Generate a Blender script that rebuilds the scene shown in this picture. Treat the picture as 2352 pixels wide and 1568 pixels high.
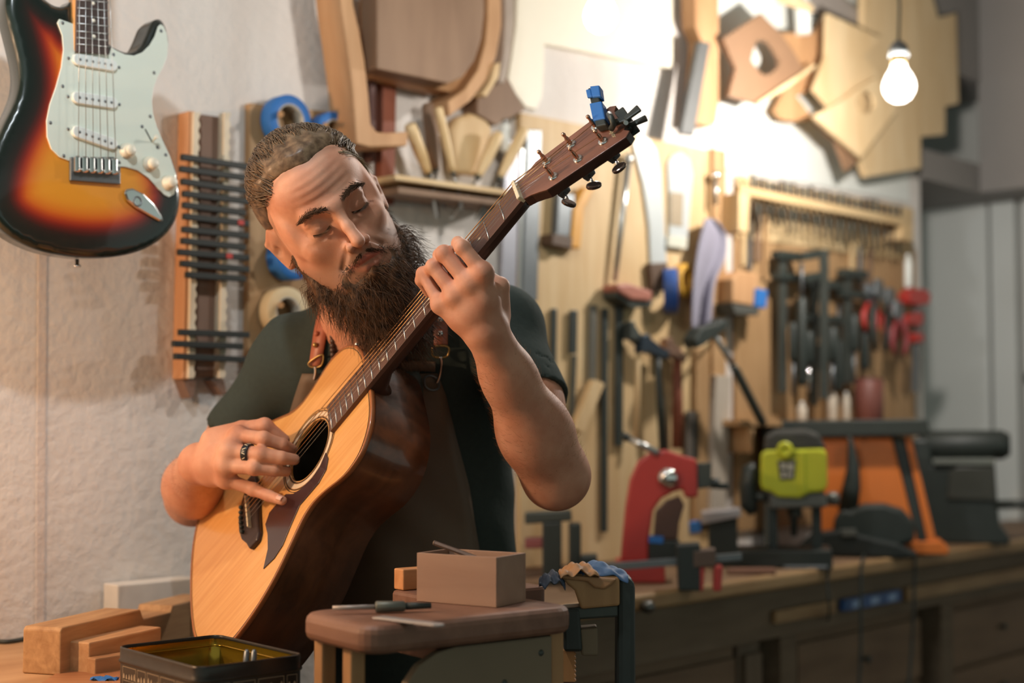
import bpy, math, random
import numpy as np
from mathutils import Vector, Matrix
random.seed(7); np.random.seed(7)
scn = bpy.context.scene
for o in list(bpy.data.objects): bpy.data.objects.remove(o)
R = math.radians
# ------------------------------------------------------------------ camera
FPX = 3267.0; PITCH = R(3.08); CAMZ = 1.21
cam_d = bpy.data.cameras.new('camera'); cam = bpy.data.objects.new('camera', cam_d)
scn.collection.objects.link(cam)
cam_d.sensor_width = 36.0; cam_d.lens = 36.0*FPX/2352.0
cam.location = (0, 0, CAMZ); cam.rotation_euler = (R(90)+PITCH, 0, 0)
cam_d.clip_start = 0.05; cam_d.clip_end = 60
cam_d.dof.use_dof = True; cam_d.dof.focus_distance = 1.94; cam_d.dof.aperture_fstop = 2.3
scn.camera = cam
# ------------------------------------------------------------------ world, exposure
w = bpy.data.worlds.new('world'); scn.world = w; w.use_nodes = True
w.node_tree.nodes['Background'].inputs[0].default_value = (0.80, 0.95, 0.86, 1)
w.node_tree.nodes['Background'].inputs[1].default_value = 0.37
scn.view_settings.view_transform = 'Standard'; scn.view_settings.look = 'None'
scn.view_settings.exposure = 0.32; scn.view_settings.gamma = 1.0
scn.view_settings.use_curve_mapping = False
cy = scn.cycles; cy.max_bounces = 5; cy.diffuse_bounces = 3; cy.glossy_bounces = 3; cy.transmission_bounces = 3; cy.transparent_max_bounces = 4
cy.caustics_reflective = False; cy.caustics_refractive = False; cy.sample_clamp_indirect = 8; cy.use_light_tree = False; cy.adaptive_threshold = .02
BULB_A, BULB_B, BULB_C, KEY = 6.0, 28.0, 14.0, 27.0     # watts of the bulbs (built further down)
# ------------------------------------------------------------------ coordinates
CP, SP = math.cos(PITCH), math.sin(PITCH)
def c2w(p):                       # camera frame (right, forward, up) -> world
    x, y, z = p
    return Vector((x, y*CP - z*SP, CAMZ + y*SP + z*CP))
def d2w(p):
    x, y, z = p
    return Vector((x, y*CP - z*SP, y*SP + z*CP))
def ray(px, py): return d2w(((px-1176)/FPX, 1.0, (784-py)/FPX))
def at(px, py, d): return Vector((0, 0, CAMZ)) + ray(px, py)*d
WA = R(46.5)                      # heading of the long wall
WD = Vector((math.cos(WA), math.sin(WA), 0)); WN = Vector((math.sin(WA), -math.cos(WA), 0))   # along it, out of it
W0 = Vector((0, 3.2, 0))
def wl(px, py, n=0.0):            # pixel -> (s, z) on the plane n metres in front of the wall
    r = ray(px, py); o = Vector((0, 0, CAMZ))
    t = ((W0 + WN*n - o).dot(WN))/r.dot(WN)
    p = o + r*t
    return ((p-W0).dot(WD), p.z)
def wp(s, z, n=0.0): return W0 + WD*s + WN*n + Vector((0, 0, z))
BT = 0.85                         # bench top height
def bt(px, py, z=BT):             # pixel -> point on a horizontal plane
    r = ray(px, py); t = (z-CAMZ)/r.z
    return Vector((0, 0, CAMZ)) + r*t
# ------------------------------------------------------------------ mesh helpers
def link(o): scn.collection.objects.link(o); return o
class MB:
    def __init__(s): s.v = []; s.f = []; s.sm = []
    def add(s, vs, fs, smooth=False):
        b = len(s.v); s.v += [tuple(v) for v in vs]; s.f += [tuple(i+b for i in f) for f in fs]; s.sm += [smooth]*len(fs); return s
    def box(s, c, d, rot=None):
        x, y, z = d[0]/2, d[1]/2, d[2]/2
        vs = [Vector(p) for p in ((-x,-y,-z),(x,-y,-z),(x,y,-z),(-x,y,-z),(-x,-y,z),(x,-y,z),(x,y,z),(-x,y,z))]
        if rot is not None:
            m = rot if isinstance(rot, Matrix) else Matrix.Rotation(rot, 3, 'Z'); vs = [m @ v for v in vs]
        c = Vector(c)
        return s.add([v+c for v in vs], [(0,3,2,1),(4,5,6,7),(0,1,5,4),(1,2,6,5),(2,3,7,6),(3,0,4,7)])
    def prism(s, poly, a, b, fn):     # fn(u, v, w) -> point; poly of (u, v), w from a (front) to b
        n = len(poly)
        vs = [fn(u, v, a) for u, v in poly] + [fn(u, v, b) for u, v in poly]
        fs = [tuple(range(n)), tuple(range(2*n-1, n-1, -1))] + [(i, i+n, (i+1) % n+n, (i+1) % n) for i in range(n)]
        return s.add(vs, fs)
    def ring_prism(s, outer, inner, a, b, fn):   # same number of points
        n = len(outer)
        vs = [fn(u, v, a) for u, v in outer]+[fn(u, v, a) for u, v in inner]+[fn(u, v, b) for u, v in outer]+[fn(u, v, b) for u, v in inner]
        fs = []
        for i in range(n):
            j = (i+1) % n
            fs += [(i, j, j+n, i+n), (i+2*n, i+3*n, j+3*n, j+2*n), (i, i+2*n, j+2*n, j), (i+n, j+n, j+3*n, i+3*n)]
        return s.add(vs, fs)
    def tube(s, pts, r, seg=8, closed=False, cap=True, flat=1.0, smooth=True):
        pts = [Vector(p) for p in pts]; n = len(pts)
        rs = list(r) if hasattr(r, '__len__') else [r]*n
        up = None; vs = []
        for i, p in enumerate(pts):
            if closed: t = pts[(i+1) % n]-pts[i-1]
            else: t = pts[min(i+1, n-1)]-pts[max(i-1, 0)]
            t = t.normalized() if t.length > 1e-9 else Vector((0, 0, 1))
            if up is None:
                up = Vector((0, 0, 1)) if abs(t.z) < .9 else Vector((1, 0, 0))
            up = (up-t*up.dot(t)).normalized(); side = t.cross(up)
            for k in range(seg):
                a = 2*math.pi*k/seg
                vs.append(p+(side*math.cos(a)+up*math.sin(a)*flat)*rs[i])
        fs = []
        for i in range(n if closed else n-1):
            for k in range(seg):
                j = (i+1) % n; l = (k+1) % seg
                fs.append((i*seg+k, i*seg+l, j*seg+l, j*seg+k))
        s.add(vs, fs, smooth)
        if cap and not closed:
            s.add(vs[:seg], [tuple(range(seg-1, -1, -1))]); s.add(vs[-seg:], [tuple(range(seg))])
        return s
    def lathe(s, prof, seg=24, m=None, smooth=True, a0=0, a1=2*math.pi):   # prof of (radius, height) about z
        m = m or Matrix.Identity(4); n = len(prof); full = abs(a1-a0-2*math.pi) < 1e-6
        c = seg if full else seg+1; vs = []
        for k in range(c):
            a = a0+(a1-a0)*k/seg
            for r, h in prof: vs.append(m @ Vector((r*math.cos(a), r*math.sin(a), h)))
        fs = []
        for k in range(seg):
            l = (k+1) % c
            for i in range(n-1): fs.append((k*n+i, l*n+i, l*n+i+1, k*n+i+1))
        return s.add(vs, fs, smooth)
    def grid(s, P, smooth=True, closed_u=False):   # P[i][j] points
        a, b = len(P), len(P[0]); vs = [p for row in P for p in row]; fs = []
        for i in range(a if closed_u else a-1):
            for j in range(b-1):
                k = (i+1) % a
                fs.append((i*b+j, k*b+j, k*b+j+1, i*b+j+1))
        return s.add(vs, fs, smooth)
    def build(s, name, mat, parent=None, bevel=0, seg=2, sub=0, solid=0):
        me = bpy.data.meshes.new(name); me.from_pydata(s.v, [], s.f)
        me.polygons.foreach_set('use_smooth', s.sm)
        me.validate(); me.update()
        import bmesh
        bm = bmesh.new(); bm.from_mesh(me); bmesh.ops.remove_doubles(bm, verts=bm.verts, dist=1e-6)
        bmesh.ops.recalc_face_normals(bm, faces=bm.faces); bm.to_mesh(me); bm.free()
        o = bpy.data.objects.new(name, me); link(o)
        if mat: me.materials.append(mat)
        if parent: o.parent = parent
        if solid:
            m = o.modifiers.new('solid', 'SOLIDIFY'); m.thickness = solid; m.offset = 0
        if bevel:
            m = o.modifiers.new('bevel', 'BEVEL'); m.width = bevel; m.segments = seg; m.limit_method = 'ANGLE'; m.angle_limit = R(35)
        if sub:
            m = o.modifiers.new('sub', 'SUBSURF'); m.levels = sub; m.render_levels = sub
        return o
def tag(o, label, cat, group=None):
    o['label'] = label; o['category'] = cat
    if group: o['group'] = group
    return o
def thing(name, label, cat, loc=(0, 0, 0), rz=0.0, group=None):
    o = bpy.data.objects.new(name, None); link(o); o.location = loc; o.rotation_euler = (0, 0, rz)
    o.empty_display_size = .05
    return tag(o, label, cat, group)
def struct(o): o['kind'] = 'structure'; return o
def copy_tree(o, parent=None):
    c = o.copy(); link(c); c.parent = parent
    for ch in list(o.children): copy_tree(ch, c)
    return c
XYZ = lambda u, v, w: Vector((u, v, w))
WALLF = lambda u, v, w: Vector((u, -w, v))         # wall-local: along, up, out of the wall
def cat_rom(pts, k=6, closed=False):
    n = len(pts); out = []
    P = [Vector(p) for p in pts]
    for i in range(n if closed else n-1):
        p0 = P[(i-1) % n] if (closed or i > 0) else P[0]; p1 = P[i]; p2 = P[(i+1) % n]
        p3 = P[(i+2) % n] if (closed or i+2 < n) else P[n-1]
        for j in range(k):
            t = j/k
            out.append(.5*((2*p1)+(p2-p0)*t+(2*p0-5*p1+4*p2-p3)*t*t+(3*p1-p0-3*p2+p3)*t**3))
    if not closed: out.append(P[-1])
    return [tuple(p) for p in out]
def circle(cx, cy, r, n=24, ry=None, a0=0):
    return [(cx+r*math.cos(a0+2*math.pi*i/n), cy+(ry or r)*math.sin(a0+2*math.pi*i/n)) for i in range(n)]
# ------------------------------------------------------------------ materials
MATS = {}
def lin(c):
    c = c/255.0
    return c/12.92 if c <= .04045 else ((c+.055)/1.055)**2.4
def col(c):
    if isinstance(c, str): c = tuple(int(c[i:i+2], 16) for i in (0, 2, 4))
    return (lin(c[0]), lin(c[1]), lin(c[2]), 1)
def base(name):
    m = bpy.data.materials.new(name); m.use_nodes = True; nt = m.node_tree
    return m, nt, nt.nodes['Principled BSDF']
def plain(name, c, rough=.5, metal=0.0, vary=.12, scale=30, bump=0.0, spec=.5, coat=0.0, sss=0.0):
    """one colour with a little procedural mottling"""
    if name in MATS: return MATS[name]
    m, nt, b = base(name); N = nt.nodes; L = nt.links
    c = col(c)
    tc = N.new('ShaderNodeTexCoord'); no = N.new('ShaderNodeTexNoise'); no.inputs['Scale'].default_value = scale
    no.inputs['Detail'].default_value = 4
    L.new(tc.outputs['Object'], no.inputs['Vector'])
    mx = N.new('ShaderNodeMix'); mx.data_type = 'RGBA'
    mx.inputs[6].default_value = tuple(min(1, x*(1-vary)) for x in c[:3])+(1,)
    mx.inputs[7].default_value = tuple(min(1, x*(1+vary)) for x in c[:3])+(1,)
    L.new(no.outputs['Fac'], mx.inputs[0]); L.new(mx.outputs[2], b.inputs['Base Color'])
    b.inputs['Roughness'].default_value = rough; b.inputs['Metallic'].default_value = metal
    b.inputs['Specular IOR Level'].default_value = spec; b.inputs['Coat Weight'].default_value = coat
    b.inputs['Coat Roughness'].default_value = .08
    if sss:
        b.inputs['Subsurface Weight'].default_value = sss; b.inputs['Subsurface Scale'].default_value = .008
        b.inputs['Subsurface Radius'].default_value = (1, .35, .2)
    if bump:
        bp = N.new('ShaderNodeBump'); bp.inputs['Strength'].default_value = bump; bp.inputs['Distance'].default_value = .004
        L.new(no.outputs['Fac'], bp.inputs['Height']); L.new(bp.outputs['Normal'], b.inputs['Normal'])
    MATS[name] = m; return m
def wood(name, c1, c2, axis=0, scale=14, stretch=9, rough=.55, coat=0.0, bump=.08, ring=0.0, spec=.4):
    """fibres run along the given object axis"""
    if name in MATS: return MATS[name]
    m, nt, b = base(name); N = nt.nodes; L = nt.links
    tc = N.new('ShaderNodeTexCoord'); mp = N.new('ShaderNodeMapping')
    sc = [scale*stretch*.5]*3; sc[axis] = scale*.5/1.0
    mp.inputs['Scale'].default_value = sc
    oi = N.new('ShaderNodeObjectInfo'); ad = N.new('ShaderNodeVectorMath'); ad.operation = 'ADD'
    ml = N.new('ShaderNodeMath'); ml.operation = 'MULTIPLY'; ml.inputs[1].default_value = 7.3
    L.new(oi.outputs['Random'], ml.inputs[0]); L.new(tc.outputs['Object'], ad.inputs[0]); L.new(ml.outputs[0], ad.inputs[1])
    L.new(ad.outputs[0], mp.inputs['Vector'])
    n1 = N.new('ShaderNodeTexNoise'); n1.inputs['Scale'].default_value = 1.0; n1.inputs['Detail'].default_value = 6; n1.inputs['Distortion'].default_value = .4
    L.new(mp.outputs['Vector'], n1.inputs['Vector'])
    n2 = N.new('ShaderNodeTexNoise'); n2.inputs['Scale'].default_value = 5; n2.inputs['Detail'].default_value = 2
    L.new(ad.outputs[0], n2.inputs['Vector'])
    av = N.new('ShaderNodeMix'); av.inputs[0].default_value = .35
    L.new(n1.outputs['Fac'], av.inputs[2]); L.new(n2.outputs['Fac'], av.inputs[3])
    cr = N.new('ShaderNodeValToRGB'); e = cr.color_ramp.elements
    e[0].position = .33; e[0].color = col(c2); e[1].position = .66; e[1].color = col(c1)
    L.new(av.outputs[0], cr.inputs['Fac']); L.new(cr.outputs['Color'], b.inputs['Base Color'])
    b.inputs['Roughness'].default_value = rough; b.inputs['Coat Weight'].default_value = coat; b.inputs['Coat Roughness'].default_value = .12
    b.inputs['Specular IOR Level'].default_value = spec
    bp = N.new('ShaderNodeBump'); bp.inputs['Strength'].default_value = bump; bp.inputs['Distance'].default_value = .002
    L.new(n1.outputs['Fac'], bp.inputs['Height']); L.new(bp.outputs['Normal'], b.inputs['Normal'])
    MATS[name] = m; return m
def emit(name, c, strength):
    if name in MATS: return MATS[name]
    m = bpy.data.materials.new(name); m.use_nodes = True; nt = m.node_tree; nt.nodes.clear()
    e = nt.nodes.new('ShaderNodeEmission'); o = nt.nodes.new('ShaderNodeOutputMaterial')
    e.inputs[0].default_value = c; e.inputs[1].default_value = strength
    t = nt.nodes.new('ShaderNodeBsdfTransparent'); a = nt.nodes.new('ShaderNodeAddShader')
    nt.links.new(e.outputs[0], a.inputs[0]); nt.links.new(t.outputs[0], a.inputs[1])
    nt.links.new(a.outputs[0], o.inputs[0]); m.cycles.emission_sampling = 'NONE'; MATS[name] = m; return m
M_BLACK = plain('black_plastic', '2b312d', .5, vary=.2)
M_DARKIRON = plain('dark_iron', '4a4e49', .5, .4, vary=.2)
M_STEEL = plain('brushed_steel', 'b4b6b4', .3, .9, vary=.12, scale=60)
M_DSTEEL = plain('grey_steel', '74787a', .4, .7, vary=.15, scale=50)
M_CHROME = plain('chrome', 'e0e0de', .12, 1.0, vary=.05)
M_BRASS = plain('brass', 'a88a55', .3, .9, vary=.1)
M_BLUETAPE = plain('blue_tape', '2a6cb4', .6, vary=.08)
M_BLUETAPE_DK = plain('blue_tape_roll_side', '2d69a8', .65, vary=.1, scale=80)
M_PLY = wood('pale_plywood', 'd8bd92', 'c4a273', 2, 8, 7, .6)
M_PLYX = wood('pale_plywood_across', 'd8bd92', 'c4a273', 0, 8, 7, .6)
M_PLYD = wood('tan_board', 'b8936a', '9c7850', 2, 8, 7, .6)
M_MDF = plain('brown_hardboard', '8a6a50', .6, vary=.08)
M_PINE = wood('pine_block', 'c08a5c', 'a0683e', 0, 16, 8, .6)
M_PINEX = wood('pine_end', 'b88658', '94603a', 1, 16, 8, .6)
M_WALNUT = wood('worn_walnut', '8a6450', '6a4838', 0, 14, 7, .5)
M_RED = plain('red_paint', 'b23a34', .4, vary=.08)
M_ORANGE = plain('orange_paint', 'd8742c', .4, vary=.06)
M_LIME = plain('lime_plastic', 'c3c82e', .4, vary=.06)
M_CREAM = plain('cream_board', 'efe6d2', .55, vary=.03)
M_WHITE = plain('white_plastic', 'e4e6e0', .4, vary=.03)
# ================================================================== the setting
def plaster(name, c, c2):
    m, nt, b = base(name); N = nt.nodes; L = nt.links
    tc = N.new('ShaderNodeTexCoord')
    n1 = N.new('ShaderNodeTexNoise'); n1.inputs['Scale'].default_value = 55; n1.inputs['Detail'].default_value = 6; n1.inputs['Roughness'].default_value = .6
    n2 = N.new('ShaderNodeTexNoise'); n2.inputs['Scale'].default_value = 2.2; n2.inputs['Detail'].default_value = 5
    vo = N.new('ShaderNodeTexVoronoi'); vo.inputs['Scale'].default_value = 38
    mp = N.new('ShaderNodeMapping'); mp.inputs['Scale'].default_value = (5.5, 1, .35)
    n3 = N.new('ShaderNodeTexNoise'); n3.inputs['Scale'].default_value = 1.6; n3.inputs['Detail'].default_value = 3
    for n in (n1, n2, vo): L.new(tc.outputs['Object'], n.inputs['Vector'])
    L.new(tc.outputs['Object'], mp.inputs['Vector']); L.new(mp.outputs[0], n3.inputs['Vector'])
    cr = N.new('ShaderNodeValToRGB'); e = cr.color_ramp.elements
    e[0].position = .36; e[0].color = col(c2); e[1].position = .58; e[1].color = col(c)
    av = N.new('ShaderNodeMix'); av.inputs[0].default_value = .5
    L.new(n2.outputs['Fac'], av.inputs[2]); L.new(n3.outputs['Fac'], av.inputs[3])
    L.new(av.outputs[0], cr.inputs[0]); L.new(cr.outputs[0], b.inputs['Base Color'])
    ad = N.new('ShaderNodeMath'); ad.operation = 'MULTIPLY_ADD'; ad.inputs[1].default_value = -.35
    L.new(vo.outputs['Distance'], ad.inputs[0]); L.new(n1.outputs['Fac'], ad.inputs[2])
    bp = N.new('ShaderNodeBump'); bp.inputs['Strength'].default_value = .55; bp.inputs['Distance'].default_value = .006
    L.new(ad.outputs[0], bp.inputs['Height']); L.new(bp.outputs[0], b.inputs['Normal'])
    b.inputs['Roughness'].default_value = .85; b.inputs['Specular IOR Level'].default_value = .2
    return m
M_WALL = plaster('white_plaster', 'e2dcd6', 'd2c8c0')
M_FLOOR = wood('floor_boards', '6a584a', '4a3c32', 0, 5, 9, .7)
M_GREY = plain('grey_paint', '8d8884', .6, vary=.06, scale=6)
M_DOORW = plain('door_white', 'dcdcd8', .45, vary=.05, scale=4)
M_DARKBOARD = plain('dark_board', '4a4a44', .7, vary=.1, scale=5)  # even dark grey tone
def wbox(mb, s0, s1, z0, z1, n0, n1):
    return mb.prism([(s0, z0), (s1, z0), (s1, z1), (s0, z1)], n1, n0, WALLF)
def on_wall(o, s=0.0, z=0.0):
    o.location = wp(s, z, 0); o.rotation_euler = (0, 0, WA); return o
S_END = 1.93
struct(on_wall(wbox(MB(), -3.4, S_END, 0, 2.75, -.14, 0).build('wall_back', M_WALL)))
struct(MB().box((0, 3, -.05), (12, 12, .1)).build('floor', M_FLOOR))
struct(MB().box((1, 3.5, 2.80), (10, 10, .1)).build('ceiling', M_GREY))
S_R = 2.62
struct(on_wall(wbox(MB(), S_R, S_R+.12, 0, 2.75, -1.2, 2.6).build('wall_right', plain('grey_wall', 'c4c3be', .7, vary=.05, scale=5))))
struct(on_wall(wbox(MB(), S_END, S_R, 0, 2.75, -1.3, -1.2).build('wall_alcove', M_GREY)))
# door on the end wall
d1 = thing('door_1', 'x', 'x'); del d1['label'], d1['category']; struct(d1); d1.location = wp(S_R, 0, 0); d1.rotation_euler = (0, 0, WA)
wbox(MB(), -.045, -.005, .01, 2.02, -.80, -.075).build('leaf', M_DOORW, d1, bevel=.003)
wbox(MB(), -.05, 0, 0, 2.10, -.06, .03).build('frame', M_DOORW, d1, bevel=.004)
wbox(MB(), -.05, 0, 2.03, 2.10, -.86, -.06).build('frame', M_DOORW, d1, bevel=.004)
wbox(MB(), -.05, 0, 0, 2.10, -.86, -.81).build('frame', M_DOORW, d1, bevel=.004)
hs = wbox(MB(), -.055, -.043, .92, 1.10, -.125, -.09).build('handle_plate', M_DARKIRON, d1, bevel=.002)
# a wide flush panel beside the door, its knob at the frame's right edge
p1 = wbox(MB(), -.05, 0, .01, 2.02, .06, .75).build('trim_1', M_DOORW, None, bevel=.003); p1.location = wp(S_R, 0, 0); p1.rotation_euler = (0, 0, WA); struct(p1)
kz = wl(2346, 868, 0)[1]
k = MB().lathe([(.0, .055), (.018, .052), (.026, .04), (.02, .028), (.01, .02), (.01, 0), (.02, 0), (.02, -.004)], 16, Matrix.Translation((-.052, -.10, 1.35)) @ Matrix.Rotation(R(-90), 4, 'Y'))
k.build('knob', M_BLACK, p1)
# overhead shelf and soffit that run on beyond the end of the wall
struct(on_wall(wbox(MB(), S_END-.02, S_R, 1.985, 2.085, -1.2, .02).build('trim_2', M_GREY, bevel=.003)))
struct(on_wall(wbox(MB(), S_END-.02, S_R, 2.37, 2.75, -1.2, .03).build('trim_3', M_GREY, bevel=.003)))
struct(on_wall(wbox(MB(), S_R-.3, S_R, 1.985, 2.75, .02, 1.6).build('trim_4', M_GREY, bevel=.003)))
# white sheets fixed to the upper wall
def wpoly_abs(mb, pts, nf, th):
    return mb.prism([wl(px, py, nf) for px, py in pts], nf, nf-th, WALLF)
struct(on_wall(wpoly_abs(MB(), [(1238, -120), (1545, -120), (1545, 156), (1238, 98)], .025, .024).build('trim_5', M_CREAM, bevel=.002)))
struct(on_wall(wpoly_abs(MB(), [(1640, -120), (2060, -120), (2090, 465), (1640, 380)], .006, .005).build('trim_6', M_WHITE)))
struct(on_wall(wpoly_abs(MB(), [(88, 560), (108, 560), (102, 1440), (82, 1440)], .0015, .0014).build('trim_7', plaster('joint_plaster', 'dacfc7', 'c6b6aa'), bevel=.002)))
# bench against the wall, right of the man
wt = thing('workbench', 'long wooden workbench along the tool wall with a rounded pale front edge', 'workbench', wp(-.40, 0, 0), WA)
M_BTOP = wood('bench_top', '8d7156', '6e543c', 0, 7, 8, .6)
M_NOSE = wood('bench_nosing', 'a98a62', '8a6a46', 0, 9, 8, .5)
M_UNDER = wood('bench_under', '7c6a56', '655543', 0, 8, 6, .7)
NB = .385
L_ = S_R-.06+.40
wbox(MB(), 0, L_, BT-.03, BT, .003, NB-.026).build('worktop', M_BTOP, wt)
wbox(MB(), 0, L_, BT-.034, BT+.002, NB-.026, NB).build('front_edge', M_NOSE, wt, bevel=.009, seg=3)
wbox(MB(), 0, L_, BT-.15, BT-.032, NB-.06, NB-.035).build('apron', M_UNDER, wt, bevel=.002)
for s in (.02, .95, 1.75, L_-.1):
    wbox(MB(), s, s+.07, 0, BT-.15, NB-.11, NB-.04).build('leg', M_UNDER, wt, bevel=.003)
    wbox(MB(), s, s+.07, 0, BT-.03, .02, .09).build('leg', M_UNDER, wt, bevel=.003)
wbox(MB(), 0, L_, .30, .325, .02, NB-.04).build('lower_shelf', M_UNDER, wt)
# bench on the left that carries the offcuts and the tin
bl = thing('assembly_bench', 'plywood bench top in the left corner under the offcut blocks and tin', 'workbench', wp(-3.0, 0, 0), WA)
M_BL = wood('bench_ply', 'c79e74', 'a97e56', 0, 5, 6, .6)
wbox(MB(), 0, 1.86, BT-.028, BT, .004, .83).build('worktop', M_BL, bl, bevel=.002)
wbox(MB(), .05, 1.78, BT-.13, BT-.03, .76, .79).build('apron', M_UNDER, bl)
for s in (.06, 1.70):
    for n in (.1, .72): wbox(MB(), s, s+.07, 0, BT-.03, n, n+.07).build('leg', M_UNDER, bl, bevel=.003)
# ================================================================== things on the wall
class WT:
    """a thing on the wall: an Empty at its anchor, parts traced on planes n metres in front of the wall"""
    def __init__(s, name, label, cat, px, py, n=0.0, group=None):
        s.s0, s.z0 = wl(px, py, n); s.e = thing(name, label, cat, wp(s.s0, s.z0, 0), WA, group)
    def L(s, px, py, n): a, z = wl(px, py, n); return (a-s.s0, z-s.z0)
    def poly(s, name, pts, n, th, mat, bevel=.002, parent=None, smooth=0):
        q = [s.L(x, y, n) for x, y in pts]
        if smooth: q = cat_rom([(a, b, 0) for a, b in q], smooth, True); q = [(a[0], a[1]) for a in q]
        return MB().prism(q, n, n-th, WALLF).build(name, mat, parent or s.e, bevel=bevel)
    def ring(s, name, outer, inner, n, th, mat, parent=None, bevel=0):
        return MB().ring_prism([s.L(x, y, n) for x, y in outer], [s.L(x, y, n) for x, y in inner], n, n-th, WALLF).build(name, mat, parent or s.e, bevel=bevel)
    def P(s, px, py, n): u, v = s.L(px, py, n); return WALLF(u, v, n)
    def rod(s, name, pts, r, mat, parent=None, seg=10, flat=1.0):
        return MB().tube([s.P(*p) for p in pts], r, seg, flat=flat).build(name, mat, parent or s.e)
def bar(name, label, cat, a, b, wpx, n, th, mat, group=None, bevel=.002):
    """a straight flat bar from pixel a to pixel b on the wall"""
    t = WT(name, label, cat, b[0], b[1], n, group)
    d = Vector((b[0]-a[0], b[1]-a[1])).normalized(); q = Vector((-d.y, d.x))*wpx/2
    t.poly('blade', [(a[0]+q.x, a[1]+q.y), (a[0]-q.x, a[1]-q.y), (b[0]-q.x, b[1]-q.y), (b[0]+q.x, b[1]+q.y)], n, th, mat, bevel)
    return t
# ---- back boards
tb = WT('tool_board', 'tall plywood tool board behind the saws and files', 'board', 1420, 1240)
tb.poly('panel', [(1196, 258), (1638, 346), (1638, 1270), (1196, 1305)], .018, .017, M_PLY)
tb.poly('edge_strip', [(1638, 340), (1668, 346), (1668, 1290), (1638, 1297)], .03, .029, M_PLYD)
cb = WT('clamp_board', 'brown plywood board behind the clamps and pliers at the wall end', 'board', 1880, 1150)
cb.poly('panel', [(1690, 520), (2104, 575), (2104, 1190), (1690, 1220)], .012, .011, M_PLYD)
pb = WT('tape_board', 'narrow plywood strip carrying the hanging tape rolls', 'board', 690, 880)
pb.poly('panel', [(574, 236), (806, 262), (800, 930), (568, 930)], .018, .017, M_PLYD)
for i, (x, y) in enumerate(((645, 262), (748, 288), (655, 575), (645, 700))):
    pb.rod('peg', [(x, y, .015), (x, y, .075)], .006, M_PLYD)
# ---- tape rolls
def tape(label, cx, cy, ro, ri, n0, wd, mat, matside, tiltz=0, core=True):
    s0, z0 = wl(cx, cy, n0)
    t = thing('tape_roll', label, 'tape', wp(s0, z0, n0), WA, 'tape rolls on the wall')
    mt = Matrix.Rotation(tiltz, 4, 'Z') @ Matrix.Rotation(R(90), 4, 'X')
    MB().lathe([(ri+.003, 0), (ro, 0), (ro+.0006, .001), (ro+.0006, wd-.001), (ro, wd), (ri+.003, wd)], 40, mt).build('tape', mat, t)
    MB().lathe([(ri+.003, wd+.0004), (ri+.003, 0), (ri, 0), (ri, wd+.0004), (ri+.003, wd+.0004)], 40, mt).build('core', matside, t)
    return t
M_CARD = plain('card_core', 'b9b2a4', .7, vary=.1); M_MASK = plain('masking_tape', 'cbb48c', .6, vary=.06)
M_BLUEPALE = plain('pale_core', 'a9b4c4', .6, vary=.1); M_YELTAPE = plain('yellow_tape', 'd6a23a', .5, vary=.08)
tape('large blue tape roll at the top of the tape board', 646, 282, .049, .029, .024, .030, M_BLUETAPE, M_CARD)
tape('blue tape roll half hidden behind the man\'s hair', 748, 312, .043, .026, .024, .030, M_BLUETAPE, M_CARD)
tape('blue tape roll with pale core beside the man\'s ear', 652, 594, .042, .025, .024, .036, M_BLUETAPE, M_BLUEPALE)
tape('beige masking tape roll lowest on the tape board', 640, 718, .047, .026, .022, .03, M_MASK, M_CARD)
tape('blue tape roll hanging on the tool board beside a yellow one', 1524, 668, .056, .034, .03, .035, plain('navy_tape', '2a4f93', .55), M_BLUEPALE, R(38))
tape('yellow tape roll hanging behind the blue one on the tool board', 1562, 645, .043, .03, .022, .02, M_YELTAPE, M_YELTAPE, R(12))
# ---- rack with fret sanding sticks
rk = WT('stick_rack', 'wooden rack with two notched rails holding black sanding sticks', 'rack', 470, 872)
M_RK = wood('rack_wood', 'cb9a72', 'b07a52', 2, 10, 7, .6); M_RKD = wood('rack_back', '8d7060', '745848', 2, 9, 7, .65); M_NOTCH = plain('pale_rail', 'd8c8ae', .6, vary=.1)
rk.poly('back_board', [(462, 262), (518, 270), (506, 866), (450, 866)], .022, .021, M_RKD)
rk.poly('side_board', [(434, 254), (449, 256), (436, 872), (420, 870)], .036, .035, M_RK)
rk.poly('side_board', [(516, 270), (526, 282), (514, 872), (504, 868)], .030, .029, M_RK)
stick_y = [361, 388, 417, 445, 471, 497, 527, 553, 579, 605, 631, 763, 789, 818]
def notched(xt, xb, n, th):
    w_ = 14; q = []
    ys = np.linspace(258, 868, 95)
    fx = lambda y: xt+(xb-xt)*(y-258)/610
    q = [(fx(258)-w_/2, 258)]
    lft = [(fx(y)-w_/2, y) for y in (258, 868)]
    rgt = []
    for i, y in enumerate(ys): rgt.append((fx(y)+w_/2-(3.2 if i % 4 in (2, 3) else 0), y))
    return [lft[0]]+rgt+[lft[1]]
rk.poly('notched_rail', notched(453, 441, .044, .02), .044, .022, M_NOTCH, 0)
rk.poly('notched_rail', notched(523, 511, .040, .02), .040, .018, M_NOTCH, 0)
rk.poly('bracket', [(420, 872), (452, 872), (446, 912), (436, 915)], .03, .03, M_RKD)
rk.poly('bracket', [(486, 872), (516, 872), (522, 905), (510, 908)], .03, .03, M_RKD)
place_words = ['topmost', 'second from the top', 'third from the top', 'fourth from the top', 'fifth from the top', 'sixth from the top', 'seventh from the top', 'eighth from the top', 'ninth from the top', 'tenth from the top', 'lowest of the upper group', 'upper of the bottom three', 'middle of the bottom three', 'lowest of the bottom three']
offs = [414, 410, 414, 417, 417, 418, 416, 414, 406, 412, 424, 408, 394, 398]
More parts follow.
